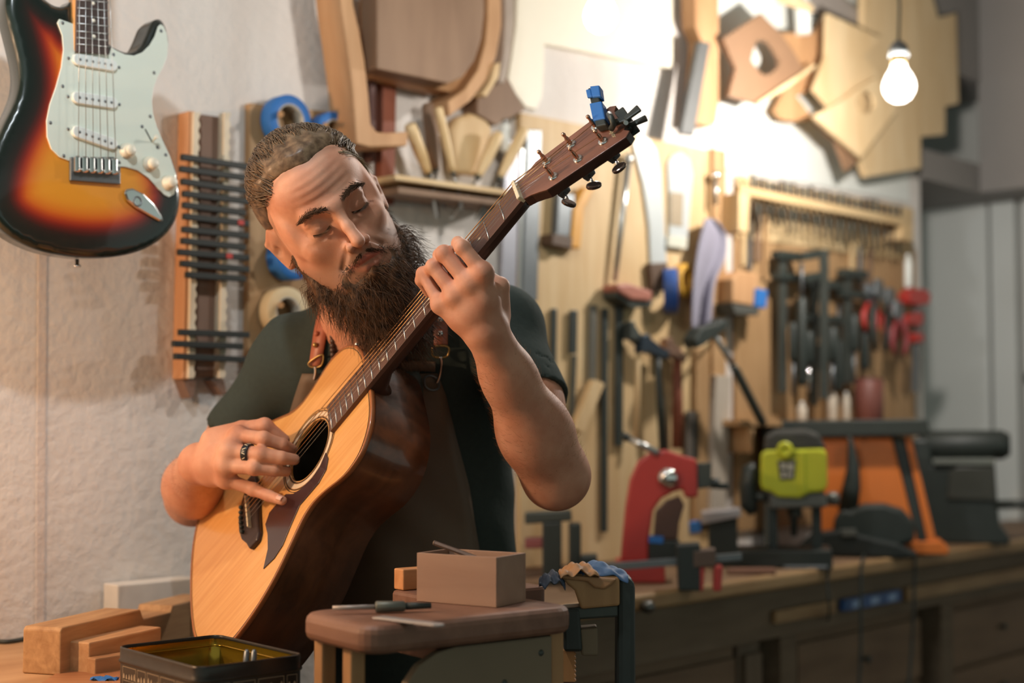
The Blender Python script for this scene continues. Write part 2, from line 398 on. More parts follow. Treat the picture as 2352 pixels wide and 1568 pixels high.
for i, y in enumerate(stick_y):
    s0, z0 = wl(offs[i], y, .046); s1, _ = wl(568-(8 if i % 3 == 1 else 0)-(14 if i == 12 else 0), y, .046)
    o = MB().box(((s1-s0)/2, 0, 0), (s1-s0, .010, .0108)).build('sanding_stick', plain('stick_black', '1d211e', .6), None, bevel=.001)
    o.location = wp(s0, z0, .0492); o.rotation_euler = (0, R(random.uniform(-.8, .8)), WA)
    if i in (5, 8):
        st_ = MB().box(((s1-s0)*(.86 if i == 5 else .70), -.0056, 0), (.013, .001, .009)).build('red_sticker', M_RED, o)
    tag(o, 'black sanding stick across the wooden rack, '+place_words[i], 'sanding stick', 'black sticks in the wooden rack')
# ---- jigs at the top centre
M_JIG = wood('jig_wood', 'c69a70', 'ab7f56', 2, 8, 6, .6); M_JIGD = wood('jig_dark', '8c7059', '785d48', 2, 7, 6, .65)
M_REDW = wood('red_wood', '8f4f36', '6f3a28', 2, 8, 7, .6)
j = WT('bending_jig', 'bent L-shaped wooden form hanging left of the brown body mould', 'jig', 860, 335)
j.poly('form', [(776, -60), (784, 20), (796, 100), (808, 190), (815, 270), (819, 330), (850, 338), (936, 335), (938, 302), (890, 305), (866, 303), (852, 285), (847, 220), (838, 140), (826, 70), (812, 10), (806, -60)], .105, .075, M_JIG, .003)
j = WT('mahogany_stick', 'tall dark red wooden stick behind the bent form', 'stick', 868, 330)
j.poly('stick', [(848, -60), (866, -60), (862, 372), (852, 372)], .03, .028, plain('dark_red_wood', '5a3a34', .6), .002)
j = WT('mahogany_post', 'reddish wooden batten below the brown body mould', 'batten', 905, 400)
j.poly('stick', [(880, 150), (912, 150), (906, 470), (876, 470)], .025, .023, M_REDW, .002)
j = WT('body_mould', 'brown wooden guitar body mould with rounded lower corner', 'mould', 960, 190)
j.poly('panel', [(866, -60), (866, 158), (905, 166), (965, 178), (1030, 192), (1062, 178), (1090, 140), (1106, 90), (1113, 30), (1114, -60)], .125, .05, M_JIGD, .004)
j.poly('backing', [(862, -60), (862, 172), (1035, 212), (1085, 180), (1116, 90), (1118, -60)], .07, .05, M_JIG, .003)
j = WT('side_form', 'curved light wooden side form bending round the brown mould', 'form', 1100, 250)
j.poly('form', [(1120, -60), (1152, -60), (1152, 60), (1140, 130), (1118, 185), (1080, 232), (1034, 266), (1030, 232), (1068, 205), (1098, 160), (1114, 100), (1120, 40)], .105, .08, M_JIG, .003)
j.poly('inner_lip', [(1138, 148), (1150, 142), (1146, 176), (1118, 222), (1108, 218), (1130, 182)], .112, .03, M_PLY, .002)
j = WT('side_form', 'thin grey curved form just right of the light side form', 'form', 1170, 200)
j.poly('form', [(1158, -60), (1180, -60), (1180, 60), (1172, 130), (1160, 190), (1146, 190), (1156, 120), (1160, 40)], .06, .05, plain('greyed_wood', 'a8988a', .6), .003)
j = WT('wedge_block', 'brown triangular wooden wedge under the curved forms', 'block', 1150, 260)
j.poly('wedge', [(1096, 216), (1166, 178), (1206, 252), (1190, 262), (1140, 288), (1096, 262)], .05, .045, M_JIGD, .003)
j = WT('body_template', 'cream guitar body template with rounded edge on the white wall', 'template', 1215, 245)
j.poly('template', [(1190, -60), (1250, -60), (1252, 60), (1250, 150), (1246, 222), (1232, 252), (1208, 246), (1184, 214), (1168, 182), (1176, 130), (1186, 60)], .03, .012, M_CREAM, .002)
# ---- chisel shelf
sh = WT('chisel_shelf', 'small wooden shelf holding the upright wood-handled chisels', 'shelf', 1050, 440)
sh.poly('board', [(908, 400), (1196, 440), (1196, 452), (908, 413)], .105, .10, M_PLYX, .002)
sh.poly('lower_board', [(915, 428), (1180, 462), (1180, 476), (915, 444)], .09, .085, M_JIGD, .002)
M_HANDLE = wood('chisel_handle', 'e2c79a', 'cfae7c', 2, 10, 6, .45)
def chisel(label, top, foot, tip, n, rpx=12, mat=None):
    t = WT('chisel', label, 'chisel', foot[0], foot[1], n, 'chisels on the small shelf')
    a = t.P(top[0], top[1], n+.012); b = t.P(foot[0], foot[1], n); d = b-a; r = rpx/1120
    MB().tube([a, a+d*.03, a+d*.2, a+d*.6, a+d*.85, a+d*.95], [r*.7, r*.95, r*1.05, r, r*.72, r*.6], 12).build('handle', mat or M_HANDLE, t.e)
    MB().tube([a+d*.95, b], [r*.66, r*.55], 10).build('ferrule', M_DARKIRON, t.e)
    c = t.P(tip[0], tip[1], n-.005)
    MB().tube([b, b+(c-b)*.2, c], [r*.35, r*.6, r*.6], 6, flat=.35).build('blade', M_STEEL, t.e)
chisel('leftmost chisel on the shelf, leaning left with long tapered handle', (940, 285), (986, 402), (1004, 500), .06, 15)
chisel('slim chisel with grey-brown handle standing left of centre on the shelf', (984, 236), (1000, 396), (1002, 490), .035, 17, M_JIGD)
chisel('narrow chisel leaning towards the dark mould on the shelf', (1006, 246), (1042, 402), (1062, 480), .085, 11)
chisel('pale chisel leaning right beside the round wooden block', (1146, 306), (1096, 410), (1038, 500), .06, 14)
chisel('rightmost chisel on the shelf, leaning right with pale handle', (1204, 296), (1146, 414), (1092, 505), .06, 14)
j = WT('turned_block', 'pale rounded sanding block in the middle of the chisel shelf', 'block', 1080, 405)
j.poly('block', [(1036, 300), (1052, 268), (1084, 258), (1116, 268), (1134, 296), (1130, 360), (1112, 404), (1046, 396)], .045, .03, M_PLY, .01)
j = WT('glass_bottle', 'small white tube standing between the right chisels', 'tube', 1162, 425)
j.rod('body', [(1160, 284, .05), (1160, 290, .05), (1160, 344, .05), (1158, 350, .05)], [.006, .011, .011, .008], M_WHITE)
j.rod('cap', [(1161, 274, .05), (1160, 285, .05)], .006, M_STEEL)
for x0, x1, y0, y1, lab in ((1008, 1020, 428, 478, 'thin steel awl shaft below the chisel shelf'), (1118, 1100, 452, 530, 'long dark awl shaft below the chisel shelf')):
    j = WT('awl', lab, 'awl', x1, y1); j.rod('shaft', [(x0, y0, .05), (x1, y1, .04)], [.005, .003], M_DSTEEL)
# ---- tools on the tool board
bar('steel_straightedge', 'pale grey steel straightedge leaning behind the guitar neck', 'ruler', (1178, 320), (1168, 690), 34, .028, .008, plain('bluish_steel', '9a9aa2', .4, .5))
bar('steel_straightedge', 'dark grey steel bar right of the pale straightedge', 'ruler', (1228, 298), (1218, 690), 34, .034, .012, M_DSTEEL)
bar('steel_straightedge', 'narrow bright steel strip between the two wide straightedges', 'ruler', (1203, 340), (1196, 690), 12, .03, .006, M_STEEL)
t = WT('marking_gauge', 'dark scraper with yellow handle under the tuning pegs', 'scraper', 1300, 560)
t.poly('body', [(1284, 440), (1322, 446), (1316, 545), (1278, 540)], .04, .02, M_DSTEEL, .003)
t.poly('foot', [(1270, 536), (1316, 544), (1314, 572), (1268, 562)], .055, .04, plain('dark_wood', '57412f', .6), .003)
t.poly('handle', [(1344, 428), (1366, 432), (1342, 480), (1334, 572), (1312, 568), (1318, 480)], .045, .022, plain('yellow_handle', 'd79a3c', .5), .004)
t = WT('steel_rod', 'slim steel rod with round head standing beside the big blade', 'rod', 1412, 640)
t.rod('shaft', [(1442, 372, .035), (1430, 480, .035), (1412, 645, .035)], [.009, .008, .006], M_STEEL)
t.rod('head', [(1443, 352, .035), (1443, 362, .035), (1442, 378, .035)], [.006, .013, .009], M_STEEL)
M_BLADE = plain('glint_white_blade', 'd4d9d8', .28, .35, vary=.06)  # bulb reflections put into a whitish, less metallic base colour
t = WT('saw_blade', 'tall polished steel blade with curved top on the tool board', 'blade', 1510, 600)
t.poly('blade', [(1457, 330), (1468, 314), (1490, 318), (1508, 344), (1518, 400), (1524, 480), (1532, 610), (1496, 612), (1492, 520), (1478, 420)], .026, .005, M_BLADE, .001)
t.poly('handle', [(1494, 604), (1534, 602), (1538, 664), (1500, 672)], .04, .02, plain('dark_wood', '57412f', .6), .004)
t = WT('scraper_plate', 'broad polished steel scraper right of the curved blade', 'scraper', 1560, 565)
t.poly('plate', [(1536, 372), (1546, 356), (1566, 350), (1584, 366), (1592, 400), (1586, 470), (1578, 566), (1538, 566), (1538, 470)], .026, .005, M_BLADE, .001)
t.poly('label_strip', [(1540, 440), (1570, 444), (1568, 520), (1540, 516)], .028, .002, plain('worn_label', '9a8a72', .5), 0)
t.poly('lower_strip', [(1536, 540), (1580, 546), (1578, 572), (1534, 566)], .034, .01, plain('pale_strip', 'c7c4b4', .5), .001)
t = WT('spokeshave', 'reddish wooden plane lying on a dark peg below the blades', 'plane', 1460, 690)
t.poly('body', [(1418, 652), (1446, 650), (1500, 668), (1498, 692), (1452, 688), (1420, 668)], .075, .05, plain('pink_wood', 'a86a58', .55), .006)
t.poly('sole', [(1416, 664), (1500, 690), (1496, 704), (1452, 708), (1416, 682)], .065, .045, M_DARKIRON, .004)
t = WT('dust_cloth', 'grey-violet cloth hanging beside the tape rolls', 'cloth', 1620, 762)
M_CLOTH = plain('violet_cloth', '8c8896', .9, vary=.1, scale=25, bump=.2)
P = []
for i in range(9):
    row = []
    a = i/8; y = 500+a*262
    xl = np.interp(y, [500, 560, 640, 762], [1618, 1602, 1592, 1588]); xr = np.interp(y, [500, 522, 600, 640, 762], [1640, 1674, 1668, 1642, 1632])
    for k2 in range(7):
        b_ = k2/6; row.append(t.P(xl+(xr-xl)*b_, y, .055+.016*math.sin(b_*7+a*2)*(.5+a)))
    P.append(row)
MB().grid(P).build('cloth', M_CLOTH, t.e, solid=.008, sub=1)
# row of files below
files = [((1275, 708), (1270, 1010), 12, .03, M_BLACK, 'black file nearest the man\'s sleeve'), ((1320, 712), (1318, 812), 16, .032, M_BLACK, 'short black rasp beside the man\'s sleeve'), ((1322, 815), (1316, 960), 8, .03, M_DARKIRON, 'thin dark file tang below the short rasp'),
         ((1365, 700), (1362, 880), 16, .03, plain('olive_steel', '66635a', .5, .4), 'grey-olive flat file left of the long black one'), ((1392, 708), (1390, 1222), 13, .03, M_BLACK, 'longest black flat file, reaching down to the bench'),
         ((1425, 694), (1424, 1024), 16, .032, M_BLACK, 'wide black file left of the hammers'), ((1590, 944), (1588, 1060), 24, .03, plain('taupe_steel', '6f675f', .5, .3), 'short grey flat bar above the red press'), ((1604, 944), (1602, 1055), 10, .036, M_BLACK, 'thin black bar above the red press')]
for a, b, w_, n, m_, lab in files:
    bar('flat_file', lab, 'file', a, b, w_, n, .008, m_, 'files on the tool board')
bar('wooden_batten', 'pale diagonal batten leaning on the tool board near the elbow', 'batten', (1378, 876), (1330, 990), 26, .05, .02, M_PLY)
bar('wooden_batten', 'tall pale grey batten standing right of the hammers', 'batten', (1662, 862), (1650, 1180), 34, .05, .02, plain('pale_grey_wood', 'b5a99a', .6))
bar('wooden_batten', 'tan batten standing behind the red press', 'batten', (1616, 800), (1612, 1200), 30, .036, .014, M_PLYD)
def hammer(label, hx, hy, foot, hw, hmat, smat, n=.05, rs=.009):
    t = WT('hammer', label, 'hammer', foot[0], foot[1], n, 'hammers on the tool board')
    t.poly('head', [(hx-hw, hy-22), (hx-hw*.5, hy-26), (hx-hw*.3, hy-14), (hx+hw*.4, hy+4), (hx+hw, hy+14), (hx+hw*.9, hy+34), (hx+hw*.2, hy+26), (hx-hw*.5, hy+16), (hx-hw, hy+18)], n+.012, .026, hmat, .003)
    t.rod('handle', [(hx, hy, n), ((hx+foot[0])/2, (hy+foot[1])/2, n), (foot[0], foot[1], n)], [rs*.8, rs, rs*1.15], smat)
hammer('dark hammer with pale thin shaft next to the files', 1466, 762, (1462, 1010), 16, M_DARKIRON, M_PLY, .05, .007)
hammer('dark claw hammer with black shaft', 1508, 792, (1524, 1036), 32, plain('blued_steel', '3c4650', .4, .6), M_BLACK, .06, .010)
hammer('wooden-handled hammer with copper-coloured head', 1556, 800, (1556, 1030), 22, plain('copper', '9a7a68', .35, .7), M_REDW, .045, .013)
t = WT('mallet', 'slanting mallet with bright shaft and long black grip', 'mallet', 1750, 968)
t.poly('head', [(1596, 780), (1612, 752), (1650, 742), (1664, 730), (1676, 740), (1668, 756), (1640, 776), (1620, 792), (1604, 800)], .15, .04, M_BLACK, .005)
t.rod('shaft', [(1638, 766, .13), (1684, 840, .13)], .008, M_STEEL); t.rod('grip', [(1682, 838, .13), (1690, 850, .13), (1750, 968, .13), (1754, 974, .13)], [.008, .0115, .012, .009], M_BLACK)
t.rod('hanger', [(1648, 768, .03), (1640, 768, .13)], .004, M_DARKIRON)
# ---- rack of small bits
r = WT('bit_rack', 'pale wooden wall rack with a long slot full of small bits', 'rack', 1890, 545)
r.poly('back_panel', [(1694, 400), (2098, 478), (2098, 600), (1690, 545)], .016, .004, M_PLY)
r.poly('top_rail', [(1700, 424), (2078, 500), (2078, 519), (1700, 445)], .085, .02, M_PLYX)
r.poly('post', [(1698, 442), (1722, 447), (1720, 536), (1697, 530)], .085, .07, M_PLY)
r.poly('post', [(2074, 512), (2098, 516), (2096, 556), (2072, 550)], .085, .07, M_PLY)
ord_ = lambda i, n: 'leftmost' if i == 0 else 'rightmost' if i == n-1 else None
NBIT = 26
BITW = ['leftmost']+[w+' from the left' for w in 'second third fourth fifth sixth seventh eighth ninth tenth eleventh twelfth thirteenth'.split()]+[w+' from the right' for w in 'thirteenth twelfth eleventh tenth ninth eighth seventh sixth fifth fourth third second'.split()]+['rightmost']
for i in range(NBIT):
    f = (i+.5)/NBIT; x = 1722+f*350; y = 402+f*72
    t = WT('small_bit', 'small bit in the pale wall rack, '+BITW[i], 'bit', x, y+128, .05, 'small bits in the wall rack')
    h = random.uniform(-4, 6)
    t.rod('head', [(x, y+h, .055), (x, y+34, .055)], .0066, plain('bit_head', '3c3630', .5, .3) if i % 3 else M_DARKIRON, seg=8)
    t.rod('shaft', [(x, y+34, .055), (x-1, y+104+random.uniform(-6, 18), .055)], .0046, M_DARKIRON if i % 2 else plain('bit_shaft', '54483a', .5, .3), seg=6)
t = WT('steel_pin', 'bright steel pin with round knob left of the bit rack', 'pin', 1644, 470)
t.rod('shaft', [(1644, 414, .045), (1644, 470, .045)], .006, M_STEEL); t.rod('knob', [(1644, 392, .045), (1644, 398, .045), (1644, 408, .045), (1644, 415, .045)], [.004, .011, .011, .004], M_CHROME)
# small stacked slips below the rack
for i, (x, y0, y1, w_) in enumerate(((1712, 470, 610, 9), (1726, 480, 620, 8), (1744, 490, 600, 10), (1762, 486, 640, 9), (1960, 560, 650, 8), (1980, 565, 655, 8), (2002, 570, 650, 8))):
    bar('wooden_slip', ['leftmost thin slip hanging under the bit rack', 'second thin slip from the left under the bit rack', 'third thin slip from the left under the bit rack', 'longest thin slip hanging under the bit rack', 'thin slip above the pliers, leftmost of three', 'thin slip above the pliers, middle of three', 'thin slip above the pliers, rightmost of three'][i], 'slip', (x, y0), (x-2, y1), w_, .024, .006, [M_PLY, M_DSTEEL, M_JIGD, M_PLYD][i % 4])
# ---- wooden holder with blue label
t = WT('tool_holder', 'small wooden holder with a blue tape patch below the bit rack', 'holder', 1715, 720)
t.poly('block', [(1684, 640), (1700, 622), (1742, 628), (1740, 704), (1684, 694)], .08, .06, M_JIG, .004)
t.poly('tray', [(1680, 696), (1744, 706), (1744, 724), (1690, 722)], .085, .07, M_DARKBOARD, .003)
t.poly('blue_patch', [(1738, 662), (1764, 666), (1760, 708), (1736, 704)], .088, .014, M_BLUETAPE, .002)
# ---- bar clamps
def clamp(label, x0, y0, x1, y1, y2, n, knob=True, red=False):
    t = WT('bar_clamp', label, 'clamp', x0, y2, n, 'black clamps on the brown board')
    t.poly('fixed_jaw', [(x0-8, y0), (x1+6, y0+6), (x1+6, y0+26), (x0-8, y0+20)], n+.016, .03, M_BLACK, .003)
    t.poly('sliding_jaw', [(x0-8, y1), (x1+6, y1+6), (x1+8, y1+24), (x0-8, y1+18)], n+.016, .03, M_BLACK, .003)
    t.poly('bar', [(x0-6, y0), (x0+8, y0+2), (x0+8, y2), (x0-6, y2)], n+.006, .012, M_DARKIRON, .001)
    t.rod('screw', [(x1-4, y1-20, n), (x1-4, y1+60, n)], .004, M_DSTEEL, seg=8)
    t.rod('handle', [(x1-4, y1+56, n), (x1-4, y1+66, n), (x1-4, y2-40, n), (x1-4, y2-30, n)], [.006, .013, .014, .008], M_RED if red else M_BLACK)
    return t
clamp('leftmost black bar clamp on the brown board', 1800, 574, 1842, 624, 900, .05)
clamp('black bar clamp with a wide open jaw right of the leftmost', 1896, 572, 1846, 624, 916, .105)
clamp('black bar clamp hanging lower behind the open-jawed clamp', 1872, 640, 1930, 720, 930, .035)
clamp('small dark clamp beside the red pliers', 1950, 616, 1990, 664, 880, .05)
def hanger_tool(label, x, y0, y1, w_, n, mat, mat2, cat='screwdriver'):
    t = WT('screwdriver', label, cat, x, y1, n, 'hand tools on the brown board')
    t.rod('handle', [(x, y0, n), (x, y0+8, n), (x, (y0*.5+y1*.5), n), (x, (y0*.45+y1*.55), n)], [w_*.7/900, w_/900, w_*.9/900, w_*.6/900], mat)
    t.rod('shaft', [(x, y0*.45+y1*.55, n), (x, y1, n)], w_*.32/900, mat2, seg=8)
hanger_tool('black-handled screwdriver below the clamps', 1822, 740, 905, 12, .08, M_BLACK, M_DSTEEL)
hanger_tool('second black-handled screwdriver below the clamps', 1858, 760, 900, 14, .09, M_BLACK, M_CHROME)
hanger_tool('thick black-handled screwdriver right of the other two', 1912, 750, 900, 18, .08, M_BLACK, M_DSTEEL)
hanger_tool('black tool with blue band hanging lowest', 1890, 790, 905, 13, .1, M_BLACK, M_BLUETAPE)
hanger_tool('black-handled driver left of the red pliers', 1962, 720, 880, 14, .06, M_BLACK, M_DSTEEL)
def pliers(label, x, y, h, red, n=.06):
    t = WT('pliers', label, 'pliers', x, y+h, n, 'pliers on the brown board')
    t.poly('jaw', [(x-8, y), (x+6, y+2), (x+12, y+34), (x, y+48), (x-12, y+34)], n+.006, .012, M_DSTEEL, .002)
    for sgn in (-1, 1):
        t.rod('handle', [(x+sgn*4, y+40, n), (x+sgn*16, y+70, n), (x+sgn*16, y+h*.8, n), (x+sgn*11, y+h, n)], [.006, .009, .009, .007], red)
pliers('red-handled pliers left of the black ones', 2000, 650, 110, M_RED)
pliers('black-handled pliers between the two red pairs', 2022, 640, 165, M_BLACK, .075)
pliers('bright red-handled pliers right of the black ones', 2048, 660, 120, M_RED, .06)
pliers('dull red pliers hanging behind the red clamp', 2066, 690, 125, plain('dull_red', '8a3a3c', .5), .10)
t = WT('spring_clamp', 'big red clamp at the edge of the brown board', 'clamp', 2110, 780, .06)
t.poly('upper_jaw', [(2088, 672), (2100, 662), (2128, 664), (2140, 676), (2136, 698), (2112, 702), (2092, 696)], .08, .04, M_RED, .005)
t.poly('bar', [(2104, 696), (2116, 697), (2112, 900), (2100, 900)], .065, .012, M_DSTEEL, .001)
t.poly('lower_jaw', [(2086, 722), (2120, 716), (2124, 736), (2116, 750), (2088, 744)], .08, .04, M_RED, .005)
t.poly('trigger', [(2106, 764), (2122, 764), (2124, 786), (2108, 786)], .08, .035, M_RED, .004)
t = WT('marker_tube', 'white tube standing at the right end of the bit rack', 'tube', 2086, 664, .05)
t.rod('body', [(2086, 596, .06), (2086, 602, .06), (2086, 656, .06), (2086, 662, .06)], [.009, .012, .012, .009], M_WHITE); t.rod('cap', [(2086, 584, .06), (2086, 597, .06)], .007, M_WHITE)
# small shelf under the clamps with jars
s_ = WT('jar_shelf', 'narrow shelf under the clamps carrying tubes and a red-brown can', 'shelf', 1920, 985)
s_.poly('board', [(1700, 964), (2100, 972), (2100, 984), (1700, 978)], .105, .10, M_PLYD, .002)
s_.poly('bracket', [(1720, 976), (1734, 976), (1728, 1040)], .10, .09, M_PLYD, .001); s_.poly('bracket', [(2070, 984), (2084, 984), (2078, 1040)], .10, .09, M_PLYD, .001)
for i, (x, yt, rr, m_, lab) in enumerate(((1842, 922, .014, plain('pale_tube', 'c4b6a4', .5), 'pale short tube on the jar shelf'), (1912, 896, .014, plain('pale_tube', 'c4b6a4', .5), 'taller pale tube left of the red-brown can'), (1944, 900, .011, plain('pale_tube', 'c4b6a4', .5), 'slim pale tube touching the red-brown can'))):
    t = WT('glue_tube', lab, 'tube', x, 970, .07, 'tubes on the jar shelf')
    t.rod('body', [(x, 969, .07), (x, 966, .07), (x, yt+14, .07), (x, yt+8, .07)], [rr*.9, rr, rr, rr*.5], m_, seg=14); t.rod('cap', [(x, yt+8, .07), (x, yt, .07)], [rr*.5, rr*.35], M_WHITE)
t = WT('paint_can', 'red-brown can standing on the jar shelf', 'can', 1996, 972, .07)
t.rod('body', [(1996, 970, .07), (1996, 969, .07), (1996, 876, .07), (1996, 874, .07)], [.040, .042, .042, .040], plain('can_red_brown', '7c4a40', .5), seg=24)
t.rod('lid', [(1996, 874, .07), (1996, 868, .07)], .038, plain('can_lid', '6a4038', .45), seg=24)
# ---- templates at the upper right
def q4(l): return [(1600+x/3.128, y/3.128) for x, y in l]
M_TPL = wood('template_ply', 'e3c9a0', 'd4b486', 2, 6, 5, .6)
t = WT('neck_blank', 'brown guitar neck blank hanging left of the pentagon template', 'neck', 1620, 285)
t.poly('blank', [(1594, -60), (1652, -60), (1652, 240), (1646, 282), (1630, 292), (1596, 284), (1606, 180), (1612, 96), (1598, 60)], .06, .045, M_JIG, .004)
t = WT('fingerboard_blank', 'dark grey fingerboard bar hanging over the brown neck blank', 'bar', 1580, 305)
t.poly('bar', [(1606, 96), (1632, 98), (1594, 312), (1564, 306)], .078, .014, plain('grey_ebony', '5a5a58', .5), .002)
t = WT('pentagon_template', 'brown hardboard template with a rounded hole in its middle', 'template', 1740, 240)
out = q4([(465, 95), (530, 165), (600, 230), (700, 375), (775, 505), (620, 622), (450, 748), (330, 718), (230, 690), (280, 490), (235, 385), (192, 278)])
inn = q4([(490, 285), (530, 315), (565, 365), (598, 430), (590, 480), (552, 515), (510, 540), (478, 538), (450, 515), (392, 432), (410, 360), (432, 295)])
t.ring('panel', out, inn, .085, .012, M_MDF)
t = WT('lath', 'pale thin lath slanting across the brown template', 'lath', 1750, 235)
t.poly('lath', q4([(452, 752), (440, 735), (640, 600), (850, 460), (862, 478), (660, 625)]), .10, .008, M_TPL, .001)
t = WT('tan_template', 'tan hardboard template behind the right side of the brown one', 'template', 1830, 275)
t.poly('panel', q4([(600, 235), (850, 235), (935, 90), (940, 400), (880, 640), (800, 650), (720, 690), (850, 860), (690, 872), (612, 858), (560, 795), (700, 500)]), .05, .012, M_JIG, .001)
t = WT('square_template', 'light plywood template with notched corner behind the bulb', 'template', 1960, 240)
t.poly('panel', q4([(940, 95), (1330, 275), (1200, 400), (1320, 545), (1010, 840), (840, 640), (930, 400)]), .10, .012, M_TPL, .001)
t = WT('diamond_template', 'light plywood diamond template with round hole below the bulb', 'template', 1975, 360)
o_ = [(1290, 560), (1380, 680), (1440, 790), (1320, 950), (1180, 1135), (1010, 985), (840, 832), (960, 770), (1030, 730), (1090, 690), (1150, 640), (1220, 600)]
i_ = [(1215+70*math.cos(a), 735+85*math.sin(a)) for a in [R(-60)+i*2*math.pi/12 for i in range(12)]]
t.ring('panel', q4(o_), q4(i_), .125, .012, M_TPL)
t = WT('triangle_template', 'small brown triangle pointing down under the diamond template', 'template', 1945, 390)
t.poly('panel', q4([(850, 868), (960, 985), (1180, 1140), (1075, 1228), (1000, 1020), (900, 900)]), .10, .01, M_MDF, .001)
t = WT('plywood_sheet', 'tall plywood sheet at the end of the white wall behind the bulb', 'sheet', 2050, 400)
t.poly('sheet', [(1986, -60), (2113, -60), (2115, 386), (1992, 406), (1978, 370)], .07, .02, M_TPL, .001)
t = WT('plywood_sheet', 'stepped plywood sheet furthest right, in front of the grey soffit', 'sheet', 2150, 310)
t.poly('sheet', q4([(1608, -150), (1660, -150), (1738, 130), (1866, 94), (1884, 742), (1786, 766), (1786, 966), (1612, 982)]), .06, .018, M_TPL, .001)
t = WT('drawing_tube', 'grey square batten crossing behind the light templates', 'batten', 1960, 40)
t.poly('batten', q4([(820, -60), (1000, -60), (1220, 120), (1340, 250), (1300, 300), (1150, 180), (940, 95), (830, 60)]), .045, .03, plain('grey_batten', '9a9088', .6), .002)
t = WT('paper_roll', 'white paper roll standing between the tan template and the wall', 'paper', 1830, 75)
t.rod('roll', [(1840, -40, .07), (1845, 78, .07)], .022, M_WHITE, seg=16)
t = WT('pale_batten', 'short cream batten at the top beside the paper roll', 'batten', 1835, 20)
t.poly('batten', q4([(600, -40), (700, -40), (840, 40), (840, 85), (620, 12)]), .11, .015, M_TPL, .001)
# ---- hanging bulbs
def bulb(label, px, py, depth, rad, strength, colr, cord_top=2.72, world=None):
    c = Vector(world) if world else at(px, py, depth)
    t = thing('pendant_bulb', label, 'light bulb', (c.x, c.y, c.z), 0, 'bare bulbs over the bench')
    prof = [(0, -rad), (rad*.38, -rad*.93), (rad*.72, -rad*.70), (rad*.95, -rad*.3), (rad, .05*rad), (rad*.93, rad*.4), (rad*.75, rad*.78), (rad*.55, rad*1.08), (rad*.45, rad*1.35), (rad*.43, rad*1.5), (0, rad*1.5)]
    MB().lathe(prof, 20).build('glass', emit('bulb_glow_%d' % int(strength*10), colr, 2.5), t)
    ld = bpy.data.lights.new('filament', 'POINT'); ld.energy = strength; ld.color = colr[:3]; ld.shadow_soft_size = rad*.8
    lo = bpy.data.objects.new('filament', ld); link(lo); lo.parent = t
    MB().lathe([(0, rad*1.46), (rad*.46, rad*1.46), (rad*.5, rad*1.6), (rad*.47, rad*1.7), (rad*.5, rad*1.8), (rad*.47, rad*1.9), (rad*.5, rad*2.0), (rad*.42, rad*2.15), (0, rad*2.15)], 16).build('screw_base', M_BRASS, t)
    MB().lathe([(0, rad*2.9), (rad*.25, rad*2.85), (rad*.55, rad*2.5), (rad*.62, rad*1.9), (rad*.56, rad*1.9), (rad*.5, rad*2.4), (0, rad*2.5)], 16).build('socket', M_DSTEEL, t)
    MB().tube([(0, 0, rad*2.8), (.004, 0, rad*5), (-.003, 0, (cord_top-c.z)*.6), (0, 0, cord_top-c.z)], .0035, 6).build('cord', M_DARKIRON, t)
WARMW = (1.0, .94, .87, 1)
bulb('bare glowing bulb hanging left of the templates, above the headstock', 1380, 38, 2.55, .0316, BULB_A, WARMW)
bulb('bare glowing bulb hanging in front of the plywood templates', 2065, 200, 3.45, .0395, BULB_B, WARMW)
bulb('bare bulb hanging above the man, out of view', 0, 0, 0, .03, BULB_C, (.86, .95, 1.0, 1), world=(-.48, 1.53, 2.13))
bulb('low warm bulb at the left wall beyond the electric guitar, out of view', 0, 0, 0, .033, KEY, (1.0, .65, .39, 1), world=c2w((-1.22, 1.58, .22)))
# ================================================================== electric guitar on the wall
from mathutils.geometry import delaunay_2d_cdt
def fill_poly(outline, step, edge_attr=True):
    """triangulated front face with inner points; returns verts2d, tris, distance of each vertex to the outline"""
    O = np.array(outline); n = len(O)
    mn, mx = O.min(0), O.max(0)
    gx, gy = np.meshgrid(np.arange(mn[0], mx[0], step), np.arange(mn[1], mx[1], step)); G = np.c_[gx.ravel(), gy.ravel()]
    A = O; B = np.roll(O, -1, 0)
    def dist(P):
        d = np.full(len(P), 1e9)
        for a, b in zip(A, B):
            ab = b-a; t = np.clip(((P-a) @ ab)/(ab @ ab+1e-12), 0, 1); q = a+t[:, None]*ab
            d = np.minimum(d, np.hypot(*(P-q).T))
        return d
    ins = np.zeros(len(G), bool)
    for a, b in zip(A, B):
        c = ((a[1] > G[:, 1]) != (b[1] > G[:, 1])); xx = (b[0]-a[0])*(G[:, 1]-a[1])/(b[1]-a[1]+1e-15)+a[0]
        ins ^= c & (G[:, 0] < xx)
    G = G[ins]; G = G[dist(G) > step*.6]
    V = [Vector(p) for p in list(map(tuple, O))+list(map(tuple, G))]
    r = delaunay_2d_cdt(V, [], [list(range(n))], 1, 1e-6)
    vs = np.array([tuple(v) for v in r[0]])
    return vs, r[2], dist(vs)
eg = WT('electric_guitar', 'sunburst electric guitar with white pickguard hanging on the wall', 'guitar', 210, 300, .205)
GN = .205
def g1(l, n=GN): return [eg.L(x/2.45, y/2.45, n) for x, y in l]
